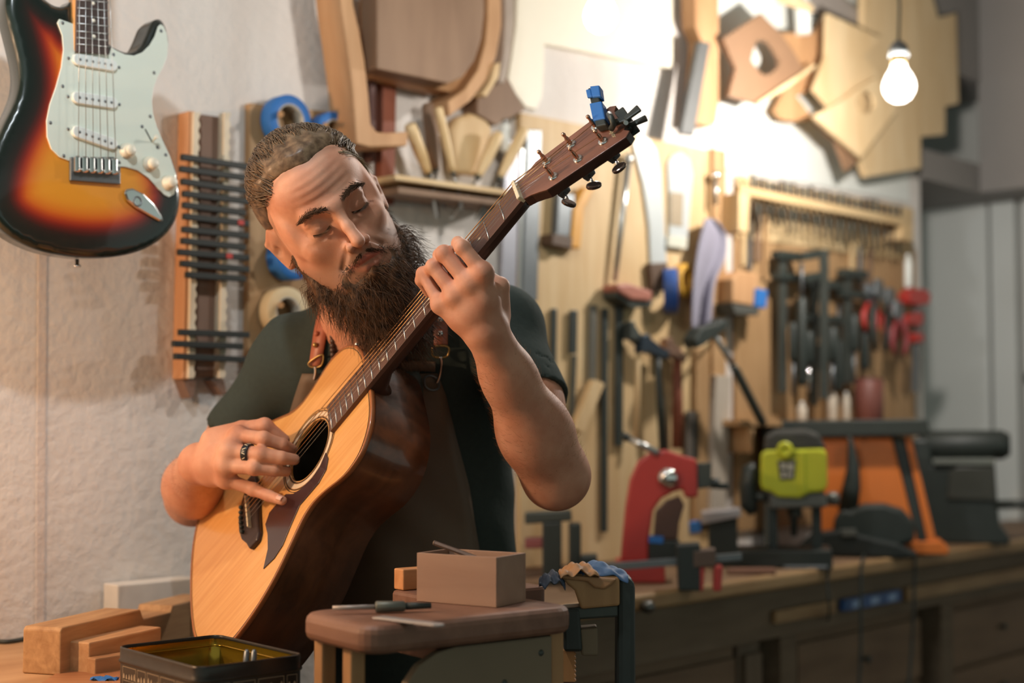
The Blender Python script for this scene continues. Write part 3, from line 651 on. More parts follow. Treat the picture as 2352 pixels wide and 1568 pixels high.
body = [(618, 240), (655, 268), (715, 292), (770, 286), (808, 252), (838, 190), (862, 132), (888, 106), (918, 112), (942, 152), (956, 212), (956, 270), (940, 332), (914, 392), (886, 450), (866, 512), (859, 572), (869, 640), (896, 712), (930, 790), (966, 872), (996, 952), (1014, 1032), (1021, 1112), (1012, 1190), (985, 1260), (938, 1322), (868, 1376), (778, 1416), (670, 1441), (560, 1449), (450, 1446), (335, 1430), (220, 1402), (110, 1352), (35, 1300), (-25, 1232), (-62, 1150), (-72, 1050), (-58, 950), (-30, 850), (5, 765), (45, 680), (85, 598), (112, 520), (122, 440), (115, 360), (98, 280), (78, 200), (58, 120), (46, 60), (44, 0), (58, -58), (92, -104), (132, -112), (175, -85), (225, -40), (280, 8), (330, 34), (380, 30), (414, 2), (420, 120), (610, 160)]
bo = cat_rom([(a, b, 0) for a, b in g1(body[:-2])], 3, False); bo = [(a[0], a[1]) for a in bo]+g1(body[-2:])
def sunburst():
    m, nt, b = base('sunburst_lacquer'); N = nt.nodes; L = nt.links
    at_ = N.new('ShaderNodeAttribute'); at_.attribute_name = 'edge'
    cr = N.new('ShaderNodeValToRGB'); cr.color_ramp.interpolation = 'B_SPLINE'; e = cr.color_ramp.elements
    e[0].position = .30; e[0].color = col('14201c'); e[1].position = .80; e[1].color = col('e8982e')
    for p, c in ((.42, '5a1e1a'), (.52, 'a8301e'), (.62, 'd86420')):
        k = e.new(p); k.color = col(c)
    mu = N.new('ShaderNodeMath'); mu.operation = 'MULTIPLY'; mu.inputs[1].default_value = 10
    L.new(at_.outputs['Fac'], mu.inputs[0]); L.new(mu.outputs[0], cr.inputs[0]); L.new(cr.outputs[0], b.inputs['Base Color'])
    b.inputs['Roughness'].default_value = .25; b.inputs['Coat Weight'].default_value = .6; b.inputs['Coat Roughness'].default_value = .06
    return m
vs, ts, ds = fill_poly(bo, .007)
TH = .042
mb = MB(); nb = len(vs)
def rr(d): return -.006*(1-min(d/.009, 1))**2       # edge roll-over
mb.add([WALLF(p[0], p[1], GN+rr(d)) for p, d in zip(vs, ds)], ts, True)
me_o = len(bo); B0 = [WALLF(u, v, GN-.006) for u, v in bo]; B1 = [WALLF(u, v, GN-.012) for u, v in bo]; B2 = [WALLF(u, v, GN-TH+.006) for u, v in bo]; cx_, cy_ = np.mean(bo, 0)
B3 = [WALLF(u+(cx_-u)*.03, v+(cy_-v)*.03, GN-TH) for u, v in bo]
mb.grid([B0+[B0[0]], B1+[B1[0]], B2+[B2[0]], B3+[B3[0]]], True); mb.add(B3, [tuple(range(me_o))])
ebody = mb.build('body', sunburst(), eg.e)
at_ = ebody.data.attributes.new('edge', 'FLOAT', 'POINT')
P2 = np.array([(v.co.x, v.co.z, -v.co.y) for v in ebody.data.vertices])
O_ = np.array(bo); dd = np.full(len(P2), 1e9)
for a, b in zip(O_, np.roll(O_, -1, 0)):
    ab = b-a; t_ = np.clip(((P2[:, :2]-a) @ ab)/(ab @ ab+1e-12), 0, 1); dd = np.minimum(dd, np.hypot(*(P2[:, :2]-(a+t_[:, None]*ab)).T))
# the two segments across the neck pocket are not an edge of the paint
dd[P2[:, 2] < GN-.011] = 0
at_.data.foreach_set('value', dd.astype(np.float32))
pg = [(330, 108), (318, 130), (345, 200), (352, 280), (340, 380), (310, 490), (275, 590), (257, 680), (260, 770), (285, 840), (330, 885), (386, 906), (392, 888), (638, 900), (645, 938), (700, 940), (770, 960), (830, 1002), (880, 1056), (920, 1098), (946, 1110), (975, 1095), (990, 1050), (985, 980), (952, 880), (910, 790), (877, 710), (857, 640), (850, 570), (858, 500), (880, 440), (912, 382), (936, 320), (942, 250), (934, 190), (915, 148), (899, 138), (886, 150), (868, 204), (838, 256), (798, 295), (750, 314), (700, 308), (652, 286), (622, 268), (614, 306), (426, 286), (420, 140)]
M_PG = plain('mint_pickguard', 'dfe4d6', .35, vary=.02, coat=.3)
MB().prism(g1(pg), GN+.0028, GN+.0002, WALLF).build('pickguard', M_PG, eg.e, bevel=.0008)
scr = [(347, 131), (902, 176), (862, 411), (840, 656), (348, 487), (279, 692), (354, 878), (666, 914), (928, 872), (882, 830), (795, 713), (634, 309)]
for x, y in scr:
    u, v = g1([(x, y)])[0]
    MB().lathe([(0, .0042), (.002, .004), (.003, .0028), (.003, .002)], 10, Matrix.Translation(WALLF(u, v, GN)) @ Matrix.Rotation(R(90), 4, 'X')).build('screw', M_DSTEEL, eg.e)
def pickup(a, b):
    A, B = [Vector(p) for p in g1([a, b])]
    d = (B-A).normalized(); q = Vector((-d.y, d.x)); r_ = .0092; pts = []
    for k in range(10): t = math.pi/2+math.pi*k/9; pts.append(A+d*(r_*math.cos(t))+q*(r_*math.sin(t)))
    for k in range(10): t = -math.pi/2+math.pi*k/9; pts.append(B+d*(r_*math.cos(t))+q*(r_*math.sin(t)))
    pk = MB().prism([tuple(p) for p in pts], GN+.0085, GN+.002, WALLF).build('pickup', M_WHITE, eg.e, bevel=.0015)
    for k in range(6):
        c = A+(B-A)*(k+.0)/5*.92+(B-A)*.04
        MB().lathe([(0, .0094), (.0022, .0092), (.0024, .008)], 10, Matrix.Translation(WALLF(c.x, c.y, GN)) @ Matrix.Rotation(R(90), 4, 'X')).build('pole_piece', M_DSTEEL, pk)
    for e_ in (A-d*.0145, B+d*.0145):
        MB().lathe([(0, .005), (.002, .0045), (.0026, .003)], 8, Matrix.Translation(WALLF(e_.x, e_.y, GN)) @ Matrix.Rotation(R(90), 4, 'X')).build('mounting_screw', M_DSTEEL, pk)
pickup((428, 338), (618, 372)); pickup((425, 552), (620, 582)); pickup((425, 744), (618, 812))
# neck and fretboard
def gp(x, y, n): u, v = eg.L(x/2.45, y/2.45, n); return u, v
nk = [(428, 292), (614, 306), (606, -60), (602, -520), (438, -520), (434, -60)]
M_FB = wood('rosewood_board', '5c4a44', '3e322e', 2, 20, 8, .5); M_MAPLE = wood('maple_neck', 'd8a468', 'c48c50', 2, 9, 7, .35, .4)
MB().prism([gp(x, y, GN+.012) for x, y in nk], GN+.012, GN+.007, WALLF).build('fretboard', M_FB, eg.e, bevel=.001)
MB().prism([gp(x, y, GN+.007) for x, y in ((418, 130), (424, 292), (614, 306), (608, 150), (602, -520), (438, -520))], GN+.007, GN-.016, WALLF).build('neck', M_MAPLE, eg.e, bevel=.005)
for i, y in enumerate((258, 222, 185, 142, 98, 54, 8, -42, -96, -156, -220, -288, -362, -440)):
    a = WALLF(*gp(430+(258-y)*.02, y-10, GN+.012), GN+.0125); b = WALLF(*gp(612-(258-y)*.02, y+6, GN+.012), GN+.0125)
    MB().tube([a, b], .0011, 6).build('fret', M_STEEL, eg.e)
for x, y in ((528, 205), (526, 116), (524, 18)):
    u, v = gp(x, y, GN+.012)
    MB().lathe([(0, .0008), (.003, .0006), (.003, 0)], 12, Matrix.Translation(WALLF(u, v, GN+.012)) @ Matrix.Rotation(R(90), 4, 'X')).build('dot_inlay', M_CREAM, eg.e)
# headstock and wall hook above the frame
MB().prism([gp(x, y, GN) for x, y in ((438, -520), (602, -520), (640, -600), (650, -900), (600, -1000), (480, -960), (420, -760), (425, -600))], GN+.004, GN-.010, WALLF).build('headstock', M_MAPLE, eg.e, bevel=.003)
MB().tube([WALLF(*gp(520, -540, .0), .0), WALLF(*gp(520, -540, GN-.02), GN-.02)], .006, 8).build('wall_hook', M_DARKIRON, eg.e)
# bridge
br = MB().prism(g1([(386, 885), (636, 885), (640, 935), (668, 940), (668, 1040), (386, 1018)]), GN+.006, GN, WALLF).build('bridge_plate', M_DSTEEL, eg.e, bevel=.0015)
for k in range(6):
    x = 412+k*42; y = 880+k*3
    MB().prism(g1([(x-15, y), (x+16, y+1), (x+17, y+95), (x-14, y+94)]), GN+.013, GN+.006, WALLF).build('saddle', M_CHROME, br, bevel=.002)
    u, v = g1([(x+14, y+80)])[0]
    MB().lathe([(0, .0165), (.003, .015), (.003, .012)], 10, Matrix.Translation(WALLF(u, v, GN)) @ Matrix.Rotation(R(90), 4, 'X')).build('saddle_screw', M_CHROME, br)
    a = WALLF(*g1([(x+2, y+6)])[0], GN+.0145); xx = 448+k*30; b = WALLF(*gp(xx, -520, GN+.013), GN+.0145)
    MB().tube([a, b], .0005, 5).build('string', M_STEEL, eg.e)
# knobs, switch, jack, strap button
M_KNOB = plain('aged_knob', 'e3dcc8', .4, vary=.03)
for x, y in ((708, 850), (836, 925), (942, 1030)):
    u, v = g1([(x, y)])[0]
    MB().lathe([(0, .019), (.0075, .0188), (.0088, .0165), (.0092, .008), (.0125, .006), (.013, .003), (0, .003)], 20, Matrix.Translation(WALLF(u, v, GN)) @ Matrix.Rotation(R(90), 4, 'X')).build('knob', M_KNOB, eg.e)
a = WALLF(*g1([(850, 800)])[0], GN+.003); b = WALLF(*g1([(848, 775)])[0], GN+.018)
MB().tube([a, a+(b-a)*.6, b], [.0014, .0016, .0042], 8).build('selector_switch', M_KNOB, eg.e)
MB().prism(g1([(808, 728), (814, 726), (852, 796), (846, 800)]), GN+.0032, GN+.0026, WALLF).build('switch_slot', M_BLACK, eg.e)
jk = [(690, 1085), (700, 1065), (740, 1060), (800, 1090), (860, 1150), (905, 1220), (912, 1243), (890, 1248), (830, 1215), (760, 1175), (705, 1130)]
MB().prism(g1(jk), GN+.006, GN, WALLF).build('jack_plate', M_CHROME, eg.e, bevel=.003, seg=3)
u, v = g1([(762, 1135)])[0]
MB().lathe([(.0, .004), (.006, .004), (.0062, .0075), (.0085, .007), (.009, .004)], 14, Matrix.Translation(WALLF(u, v, GN)) @ Matrix.Rotation(R(90), 4, 'X')).build('jack_socket', M_DSTEEL, eg.e)
u, v = g1([(475, 1452)])[0]
MB().lathe([(.0, .0), (.003, 0), (.003, -.008), (.0065, -.010), (.0065, -.012), (0, -.0125)], 12, Matrix.Translation(WALLF(u, v, GN-.022))).build('strap_button', M_CHROME, eg.e)
# ================================================================== things on the wall bench
class CT:
    """an upright thing standing on the bench, traced square to the view from its base point"""
    def __init__(s, name, label, cat, px, py, z=BT, group=None, depth=None):
        p = bt(px, py, z) if depth is None else at(px, py, depth)
        s.px, s.py = px, py; s.k = p.y/FPX*1.0; s.rz = -math.atan2(p.x, p.y); s.e = thing(name, label, cat, p, s.rz, group)
    def q(s, px, py): return ((px-s.px)*s.k, (s.py-py)*s.k)
    def poly(s, name, pts, y0, y1, mat, bevel=.003, parent=None, smooth=0):
        P = [s.q(*p) for p in pts]
        if smooth: P = [(a[0], a[1]) for a in cat_rom([(a, b, 0) for a, b in P], smooth, True)]
        return MB().prism(P, y0, y1, lambda u, v, w: Vector((u, w, v))).build(name, mat, parent or s.e, bevel=bevel)
    def p(s, px, py, y=0.0): a, b = s.q(px, py); return Vector((a, y, b))
    def rod(s, name, pts, r, mat, parent=None, seg=12): return MB().tube([s.p(*a) for a in pts], r, seg).build(name, mat, parent or s.e)
    def disc(s, name, px, py, prof, mat, y=0.0, parent=None, seg=20):
        return MB().lathe(prof, seg, Matrix.Translation(s.p(px, py, y)) @ Matrix.Rotation(R(90), 4, 'X')).build(name, mat, parent or s.e)
t = CT('arbor_press', 'red cast-iron arbor press with chrome hub on the bench', 'press', 1500, 1333)
t.poly('frame', [(1426, 1290), (1430, 1240), (1438, 1160), (1448, 1102), (1466, 1062), (1492, 1044), (1528, 1035), (1564, 1048), (1600, 1057), (1603, 1142), (1573, 1144), (1568, 1124), (1546, 1131), (1519, 1146), (1501, 1173), (1491, 1240), (1490, 1290)], -.026, .026, M_RED, .006)
t.poly('base', [(1412, 1288), (1526, 1284), (1528, 1333), (1412, 1333)], -.055, .075, M_RED, .005)
t.poly('brown_guard', [(1506, 1176), (1530, 1152), (1560, 1140), (1572, 1160), (1560, 1200), (1556, 1240), (1500, 1240)], -.018, .018, plain('brown_guard', '54382c', .5), .004)
t.poly('ram', [(1598, 1066), (1634, 1064), (1632, 1120), (1600, 1124)], -.016, .016, M_DARKIRON, .003)
t.rod('ram_knob', [(1632, 1112), (1648, 1112), (1650, 1118), (1672, 1118)], [.012, .012, .007, .007], M_BLACK)
t.disc('hub', 1534, 1098, [(0, .05), (.010, .05), (.020, .044), (.023, .034), (.023, .02)], M_CHROME)
t.rod('lever', [(1512, 1042, -.03), (1444, 1008, -.03)], .0075, M_STEEL); t.rod('lever_knob', [(1446, 1009, -.03), (1430, 1002, -.03)], .009, M_BLACK)
t.poly('anvil', [(1490, 1240), (1560, 1240), (1566, 1290), (1490, 1290)], -.03, .03, M_BLACK, .003)
t.poly('blue_tape', [(1492, 1228), (1524, 1230), (1522, 1246), (1490, 1244)], -.032, -.029, M_BLUETAPE, 0)
t = CT('sash_clamp', 'long steel bar clamp lying in front of the red press', 'clamp', 1470, 1352)
t.poly('bar', [(1338, 1300), (1700, 1268), (1700, 1284), (1338, 1318)], -.006, .006, M_DSTEEL, .001)
t.poly('jaw', [(1336, 1276), (1372, 1274), (1376, 1352), (1336, 1352)], -.03, .03, M_BLACK, .004)
t.poly('jaw', [(1552, 1250), (1606, 1246), (1606, 1352), (1556, 1352)], -.03, .03, plain('black_green', '2a302c', .5), .004)
t.poly('pad', [(1590, 1262), (1640, 1258), (1640, 1296), (1590, 1300)], -.032, .024, plain('brown_pad', '5c4a3e', .6), .003)
t.poly('red_foot', [(1592, 1298), (1616, 1296), (1612, 1352), (1584, 1352)], -.028, .02, M_RED, .003); t.poly('red_foot', [(1636, 1298), (1656, 1296), (1652, 1352), (1634, 1352)], -.028, .02, M_RED, .003)
t = CT('holdfast', 'black clamp blocks with crossbar left of the red press', 'clamp', 1268, 1340)
t.poly('post', [(1246, 1200), (1290, 1198), (1290, 1340), (1246, 1340)], -.03, .03, M_BLACK, .004); t.poly('post', [(1306, 1202), (1334, 1202), (1334, 1340), (1306, 1340)], -.03, .03, M_BLACK, .004)
t.poly('crossbar', [(1206, 1178), (1312, 1172), (1314, 1196), (1206, 1204)], -.025, .025, M_DARKIRON, .004)
t.poly('grip', [(1206, 1236), (1250, 1234), (1250, 1258), (1206, 1260)], -.02, .02, plain('pink_grip', '8a4c4a', .5), .004)
t = CT('plane_iron', 'pale steel plate on a dark stand behind the router', 'plate', 1650, 1300)
t.poly('plate', [(1612, 1176), (1700, 1166), (1702, 1184), (1614, 1202)], -.05, .05, plain('pale_steel', 'aaa4a4', .4, .3), .002)
t.poly('stand', [(1626, 1198), (1694, 1188), (1694, 1300), (1630, 1300)], -.03, .03, M_BLACK, .004)
t.poly('blue_end', [(1584, 1200), (1612, 1196), (1612, 1222), (1586, 1226)], -.02, .02, M_BLUETAPE, .003); t.rod('stem', [(1600, 1212), (1632, 1212)], .006, M_DARKIRON)
t = CT('router', 'lime-green plunge router with black cap and handles', 'router', 1812, 1298)
t.poly('motor', [(1752, 1042), (1766, 1034), (1888, 1030), (1898, 1040), (1898, 1116), (1890, 1126), (1858, 1130), (1840, 1142), (1790, 1140), (1772, 1128), (1754, 1124), (1750, 1108)], -.07, .06, M_LIME, .012, smooth=0)
t.poly('motor_rib', [(1836, 1036), (1850, 1036), (1850, 1132), (1838, 1134)], -.078, -.06, M_LIME, .003)
t.poly('cap', [(1758, 1040), (1760, 1004), (1782, 990), (1852, 988), (1882, 998), (1898, 1034)], -.066, .056, plain('dark_cap', '3c3c38', .45), .010)
t.disc('lug', 1806, 1034, [(.006, .088), (.020, .088), (.020, .072), (.006, .072), (.006, .088)], M_LIME)
t.poly('badge', [(1788, 1058), (1830, 1056), (1826, 1100), (1794, 1102)], -.074, -.066, plain('badge', '44443e', .4), .002)
for i, (x0, x1, y0, y1) in enumerate(((1796, 1808, 1064, 1076), (1812, 1824, 1064, 1080), (1798, 1806, 1082, 1096), (1810, 1822, 1086, 1094))):
    t.poly('badge_mark', [(x0, y0), (x1, y0), (x1, y1), (x0, y1)], -.0746, -.073, plain('badge_mark', 'b8b6a8', .4), 0)
t.poly('housing', [(1768, 1130), (1892, 1126), (1900, 1162), (1770, 1168)], -.055, .05, plain('grey_cast', '6a6a64', .45, .4), .006)
for x in (1766, 1864): t.poly('column', [(x, 1160), (x+22, 1160), (x+22, 1264), (x, 1264)], -.014, .014, M_BLACK, .003)
t.rod('collet', [(1826, 1166), (1826, 1186), (1824, 1190), (1824, 1232)], [.018, .018, .011, .007], M_DARKIRON)
t.poly('base_plate', [(1690, 1260), (1906, 1256), (1908, 1298), (1690, 1298)], -.075, .07, M_BLACK, .004)
t.rod('handle', [(1740, 1072, 0), (1730, 1080, 0), (1722, 1120, 0), (1724, 1165, 0), (1734, 1182, 0)], [.012, .022, .024, .022, .012], M_BLACK)
t.rod('handle_arm', [(1730, 1140), (1772, 1146)], .012, M_DARKIRON); t.rod('lock_knob', [(1894, 1146), (1904, 1146), (1920, 1146), (1926, 1146)], [.008, .017, .017, .01], plain('grey_cast', '6a6a64', .45, .4))
t = CT('bench_sander', 'orange machine with black table top behind the router', 'sander', 2010, 1268)
t.poly('table', [(1768, 968), (2126, 964), (2132, 1000), (1766, 1008)], -.10, .02, M_BLACK, .004)
mb = MB()
def quadbox(tp, bp_, y0, y1, y0b, y1b):
    a = [t.p(tp[0], tp[2], y0), t.p(tp[1], tp[2], y0), t.p(tp[1], tp[2], y1), t.p(tp[0], tp[2], y1)]; b = [t.p(bp_[0], bp_[2], y0b), t.p(bp_[1], bp_[2], y0b), t.p(bp_[1], bp_[2], y1b), t.p(bp_[0], bp_[2], y1b)]
    return MB().add(a+b, [(0, 1, 2, 3), (7, 6, 5, 4), (0, 4, 5, 1), (1, 5, 6, 2), (2, 6, 7, 3), (3, 7, 4, 0)])
quadbox((1888, 2050, 1006), (1880, 2106, 1256), -.06, .05, -.08, .07).build('body', M_ORANGE, t.e, bevel=.006)
quadbox((2050, 2078, 1004), (2106, 2128, 1262), -.05, .05, -.07, .06).build('dark_panel', M_BLACK, t.e, bevel=.003)
quadbox((2078, 2092, 1004), (2128, 2148, 1262), -.055, .05, -.075, .06).build('side_frame', M_ORANGE, t.e, bevel=.003)
t.poly('base_flange', [(1925, 1244), (2150, 1234), (2170, 1252), (2166, 1264), (1925, 1264)], -.08, .06, M_ORANGE, .004)
t.poly('leg', [(1772, 1004), (1792, 1004), (1786, 1264), (1764, 1264)], -.08, .06, M_DARKIRON, .003)
t.disc('bolt', 2016, 1182, [(0, .012), (.008, .011), (.011, 0)], M_RED, -.08)
t = CT('angle_grinder', 'black rounded hand sander lying before the orange machine', 'sander', 2010, 1278)
t.poly('body', [(1916, 1236), (1920, 1190), (1940, 1168), (1960, 1172), (1985, 1158), (2030, 1156), (2070, 1168), (2096, 1196), (2098, 1240), (2060, 1254), (1940, 1256)], -.03, .03, M_BLACK, .014)
t.poly('sole', [(1838, 1256), (1870, 1226), (1930, 1216), (2060, 1244), (2104, 1266), (2090, 1278), (1840, 1278)], -.05, .01, plain('black_rubber', '1c221f', .6), .008)
t.rod('cable_boot', [(1950, 1176, -.0), (1960, 1120, -.0), (1964, 1076, -.0), (1958, 1010, -.0), (1952, 1006, -.0)], [.026, .024, .017, .006, .004], M_BLACK)
t.poly('switch', [(1934, 1214), (1968, 1212), (1972, 1228), (1938, 1230)], -.054, -.046, plain('grey_cast', '6a6a64', .45, .4), .002)
t = CT('planer', 'black machine with horizontal drum at the far end of the bench', 'machine', 2200, 1244)
t.rod('drum', [(2120, 1030, -.02), (2132, 1026, -.02), (2300, 1022, -.02), (2316, 1022, -.02)], [.03, .045, .042, .03], M_BLACK, seg=20)
t.poly('body', [(2104, 1008), (2140, 1010), (2150, 1068), (2282, 1064), (2286, 1150), (2290, 1200), (2310, 1226), (2310, 1244), (2110, 1244), (2118, 1120)], -.07, .07, M_BLACK, .008)
t.poly('plate', [(2148, 1054), (2282, 1052), (2282, 1066), (2150, 1066)], -.085, .075, plain('greenish_plate', '6e726a', .5), .002)
t.poly('window', [(2184, 1082), (2200, 1072), (2280, 1070), (2282, 1146), (2178, 1144)], -.078, -.068, plain('brown_window', '3c3a32', .3), .003)
t.rod('fence_rod', [(2276, 1156, -.06), (2400, 1150, -.06)], .013, M_BLACK)
def blk(name, label, cat, px0, px1, y, h, dep, mat, g=None):
    t_ = CT(name, label, cat, (px0+px1)/2, y, group=g); t_.poly('body', [(px0, y-h), (px1, y-h-2), (px1, y), (px0, y)], -dep/2, dep/2, mat, .003); return t_
blk('wooden_offcut', 'short brown offcut lying at the bench edge by the router', 'offcut', 1672, 1780, 1318, 12, .05, M_WALNUT)
blk('steel_plate', 'flat grey plate lying on the bench in front of the router', 'plate', 1800, 1900, 1304, 7, .06, M_DSTEEL)
blk('oilstone', 'dark oilstone lying left of the router base', 'stone', 1700, 1776, 1292, 14, .05, M_DARKIRON)
blk('wooden_offcut', 'pale thin offcut lying under the long clamp', 'offcut', 1380, 1450, 1362, 8, .06, M_PLYX)
def cable(label, pts, r_=.004):
    o = MB().tube([Vector(p) for p in cat_rom(pts, 5)], r_, 6).build('power_cable', M_BLACK); tag(o, label, 'cable', 'cables hanging from the bench'); return o
bf = lambda px, n, z: (lambda s_: tuple(wp(s_, z, n)))(wl(px, 1300, n)[0])
cable('black cable drooping over the bench edge below the sander', [bf(1985, .30, .857), bf(1982, .38, .858), bf(1978, .394, .83), bf(1972, .40, .6), bf(1950, .40, .35), bf(1960, .40, .05)])
cable('black cable hanging further right over the bench edge', [bf(2110, .30, .857), bf(2106, .38, .858), bf(2102, .394, .83), bf(2090, .40, .6), bf(2060, .40, .3), bf(2080, .40, .05)])
cable('black cable hanging over the bench edge nearest the router', [bf(1912, .32, .857), bf(1906, .38, .858), bf(1900, .394, .82), bf(1904, .40, .76), bf(1900, .36, .72)], .003)
# under the bench
def under(name, label, cat, s0, s1, z0, z1, n0, n1, mat, bv=.003):
    o = thing(name, label, cat, wp(s0, z0, 0), WA)
    wbox(MB(), 0, s1-s0, 0, z1-z0, n0, n1).build('body', mat, o, bevel=bv); return o
M_DRW = wood('drawer_front', '8a7058', '745c48', 0, 6, 6, .65); M_DRW2 = wood('drawer_front_b', '83705e', '6f5d4c', 2, 6, 6, .65)
for s0, s1, m_, lab in ((-.22, .42, M_DRW, 'wide dark drawer unit under the bench behind the vise'), (.44, .53, M_DRW2, 'narrow upright crate under the bench, paler than its neighbours'), (.66, 1.30, M_DRW, 'dark drawer unit under the bench below the router'), (1.45, 2.1, M_DRW, 'dark drawer unit under the far end of the bench')):
    o = under('drawer_unit', lab, 'drawers', s0, s1, .326, .69, .05, .30, m_)
    nd = 2 if s1-s0 > .2 else 1
    for k in range(nd):
        h_ = .34/nd
        d_ = wbox(MB(), .012, s1-s0-.012, .012+k*h_, .012+k*h_+h_-.014, .30, .315).build('drawer', m_, o, bevel=.002)
        MB().lathe([(0, .022), (.008, .02), (.010, .014), (.005, .008), (.005, 0)], 10, Matrix.Translation(WALLF((s1-s0)/2, .012+k*h_+h_/2, .315)) @ Matrix.Rotation(R(90), 4, 'X')).build('knob', M_DARKIRON, d_)
o = under('blue_bar', 'blue bar hung under the bench front', 'level', .80, 1.08, .735, .765, .352, .372, plain('bar_blue', '3a5a8c', .4))  # plain blue bar with three paler blue insets
for k in range(3): wbox(MB(), .03+k*.09, .07+k*.09, .006, .024, .372, .374).build('window', plain('bar_inset', '8aa4c8', .3), o)
o = under('wood_stock', 'pale plank stored on edge under the bench front', 'plank', 1.12, 2.2, .73, .765, .352, .37, M_NOSE)
o = under('wood_stock', 'short pale plank stored under the bench near the press', 'plank', .50, .76, .735, .765, .352, .368, M_NOSE)
p = bt(1478, 1392, .80); 
k_ = thing('vise_knob', 'round dark steel knob on the bench front near the vise', 'knob', wp(wl(1478, 1392, .39)[0], wl(1478, 1392, .39)[1], .385), WA)
MB().lathe([(0, .03), (.008, .029), (.013, .022), (.014, .012), (.010, .004), (.006, 0)], 16, Matrix.Rotation(R(90), 4, 'X')).build('knob', plain('gun_steel', '6a6a66', .3, .8), k_)
# ================================================================== foreground
def rbox_pts(w_, d_, r_, n=5):
    P = []
    for cx_, cy_, a0 in ((w_/2-r_, d_/2-r_, 0), (-w_/2+r_, d_/2-r_, 90), (-w_/2+r_, -d_/2+r_, 180), (w_/2-r_, -d_/2+r_, 270)):
        for k in range(n+1): a = R(a0+90*k/n); P.append((cx_+r_*math.cos(a), cy_+r_*math.sin(a)))
    return P
# ---- tin
TZ = .92
cF, cB, cL, cR = bt(465, 1537, TZ), bt(487, 1455, TZ), bt(281, 1487, TZ), bt(692, 1501, TZ)
ctr = (cF+cB+cL+cR)/4; ex = ((cR-cB)+(cF-cL))/2; ey = ((cB-cL)+(cR-cF))/2
TW_, TD_ = ex.length, ey.length; ang = math.atan2(ex.y, ex.x)
tin = thing('biscuit_tin', 'open rectangular tin with gold lining and dark printed sides', 'tin', (ctr.x, ctr.y, BT+.0005), ang)
TH_ = TZ-BT
M_GOLD = plain('gold_lining', 'a8862e', .18, .85, vary=.06); M_TIN = plain('tin_print', '2e2a26', .4, .2, vary=.25, scale=40); M_TINR = plain('tin_rim', '37332e', .3, .6, vary=.3, scale=60); M_PRINT = plain('cream_print', 'a08f78', .5, vary=.2, scale=90)
o_, i_ = rbox_pts(TW_, TD_, .016), rbox_pts(TW_-.0024, TD_-.0024, .015)
MB().grid([[Vector((x, y, z)) for x, y in o_+o_[:1]] for z in (0, TH_-.018)], True).build('shell', M_TIN, tin)
mb = MB(); mb.grid([[Vector((x, y, z)) for x, y in i_+i_[:1]] for z in (TH_-.001, .002)], True); mb.add([Vector((x, y, .002)) for x, y in i_], [tuple(range(len(i_)))]); mb.build('lining', M_GOLD, tin)
MB().add([Vector((x, y, .0)) for x, y in o_], [tuple(range(len(o_)))]).build('bottom', M_TIN, tin)
def rr_(k, z): return [Vector((x, y, z)) for x, y in rbox_pts(TW_+k, TD_+k, .016+k/2)]
rim = [rr_(.0, TH_-.019), rr_(.004, TH_-.0185), rr_(.005, TH_-.016), rr_(.0012, TH_-.014), rr_(.0012, TH_-.002), rr_(.0005, TH_), rr_(-.002, TH_+.0006), rr_(-.0036, TH_-.001), rr_(-.0036, TH_-.004)]
MB().grid([r_+r_[:1] for r_ in rim], True).build('rim', M_TINR, tin)
s_in = [rr_(-.0026, TH_-.012), rr_(-.005, TH_-.0125), rr_(-.005, TH_-.014), rr_(-.0026, TH_-.0145)]
MB().grid([r_+r_[:1] for r_ in s_in], True).build('inner_bead', M_GOLD, tin)
rp = random.Random(4)
def face(fn, W_):
    mb = MB(); x = -W_/2+.02
    def rect(a, b, c, d, t_=.0007):
        for q in (((a, c), (b, c+t_)), ((a, d-t_), (b, d)), ((a, c), (a+t_, d)), ((b-t_, c), (b, d))):
            (x0, z0), (x1, z1) = q; mb.add([fn(x0, z0), fn(x1, z0), fn(x1, z1), fn(x0, z1)], [(0, 1, 2, 3)])
    while x < W_/2-.025:
        w_ = rp.choice((.036, .022, .030)); w_ = min(w_, W_/2-.012-x)
        rect(x, x+w_, .004, TH_-.022)
        zz = TH_-.034
        while zz > .008:
            n = max(2, int(w_/.007))
            for k in range(n):
                cx_ = x+w_*(k+.5)/n; hh = rp.uniform(.005, .009); b_ = .0022
                P = [(cx_-b_, zz-.003), (cx_+b_, zz-.003), (cx_+b_*rp.uniform(.5, 1), zz-.003+hh*.6), (cx_+b_*.3, zz-.003+hh), (cx_-b_*.3, zz-.003+hh), (cx_-b_*rp.uniform(.5, 1), zz-.003+hh*.6)]
                mb.add([fn(a, b) for a, b in P], [tuple(range(6))])
            mb.add([fn(x+.003, zz-.0056), fn(x+w_-.003, zz-.0056), fn(x+w_-.003, zz-.0050), fn(x+.003, zz-.0050)], [(0, 1, 2, 3)]); zz -= .0165
        x += w_+.004
    return mb
pr = face(lambda a, z: Vector((a, -TD_/2-.0004, z)), TW_).build('printed_panel', M_PRINT, tin); pr['kind'] = 'stuff'
pr = face(lambda a, z: Vector((TW_/2+.0004, a, z)), TD_).build('printed_panel', M_PRINT, tin); pr['kind'] = 'stuff'
pr = face(lambda a, z: Vector((-TW_/2-.0004, -a, z)), TD_).build('printed_panel', M_PRINT, tin); pr['kind'] = 'stuff'
q = tin.matrix_basis @ Vector((TW_/2-.035, TD_/2-.050, 0)) if False else Vector((ctr.x, ctr.y, 0))+ex.normalized()*(TW_/2-.042)+ey.normalized()*(TD_/2-.052)
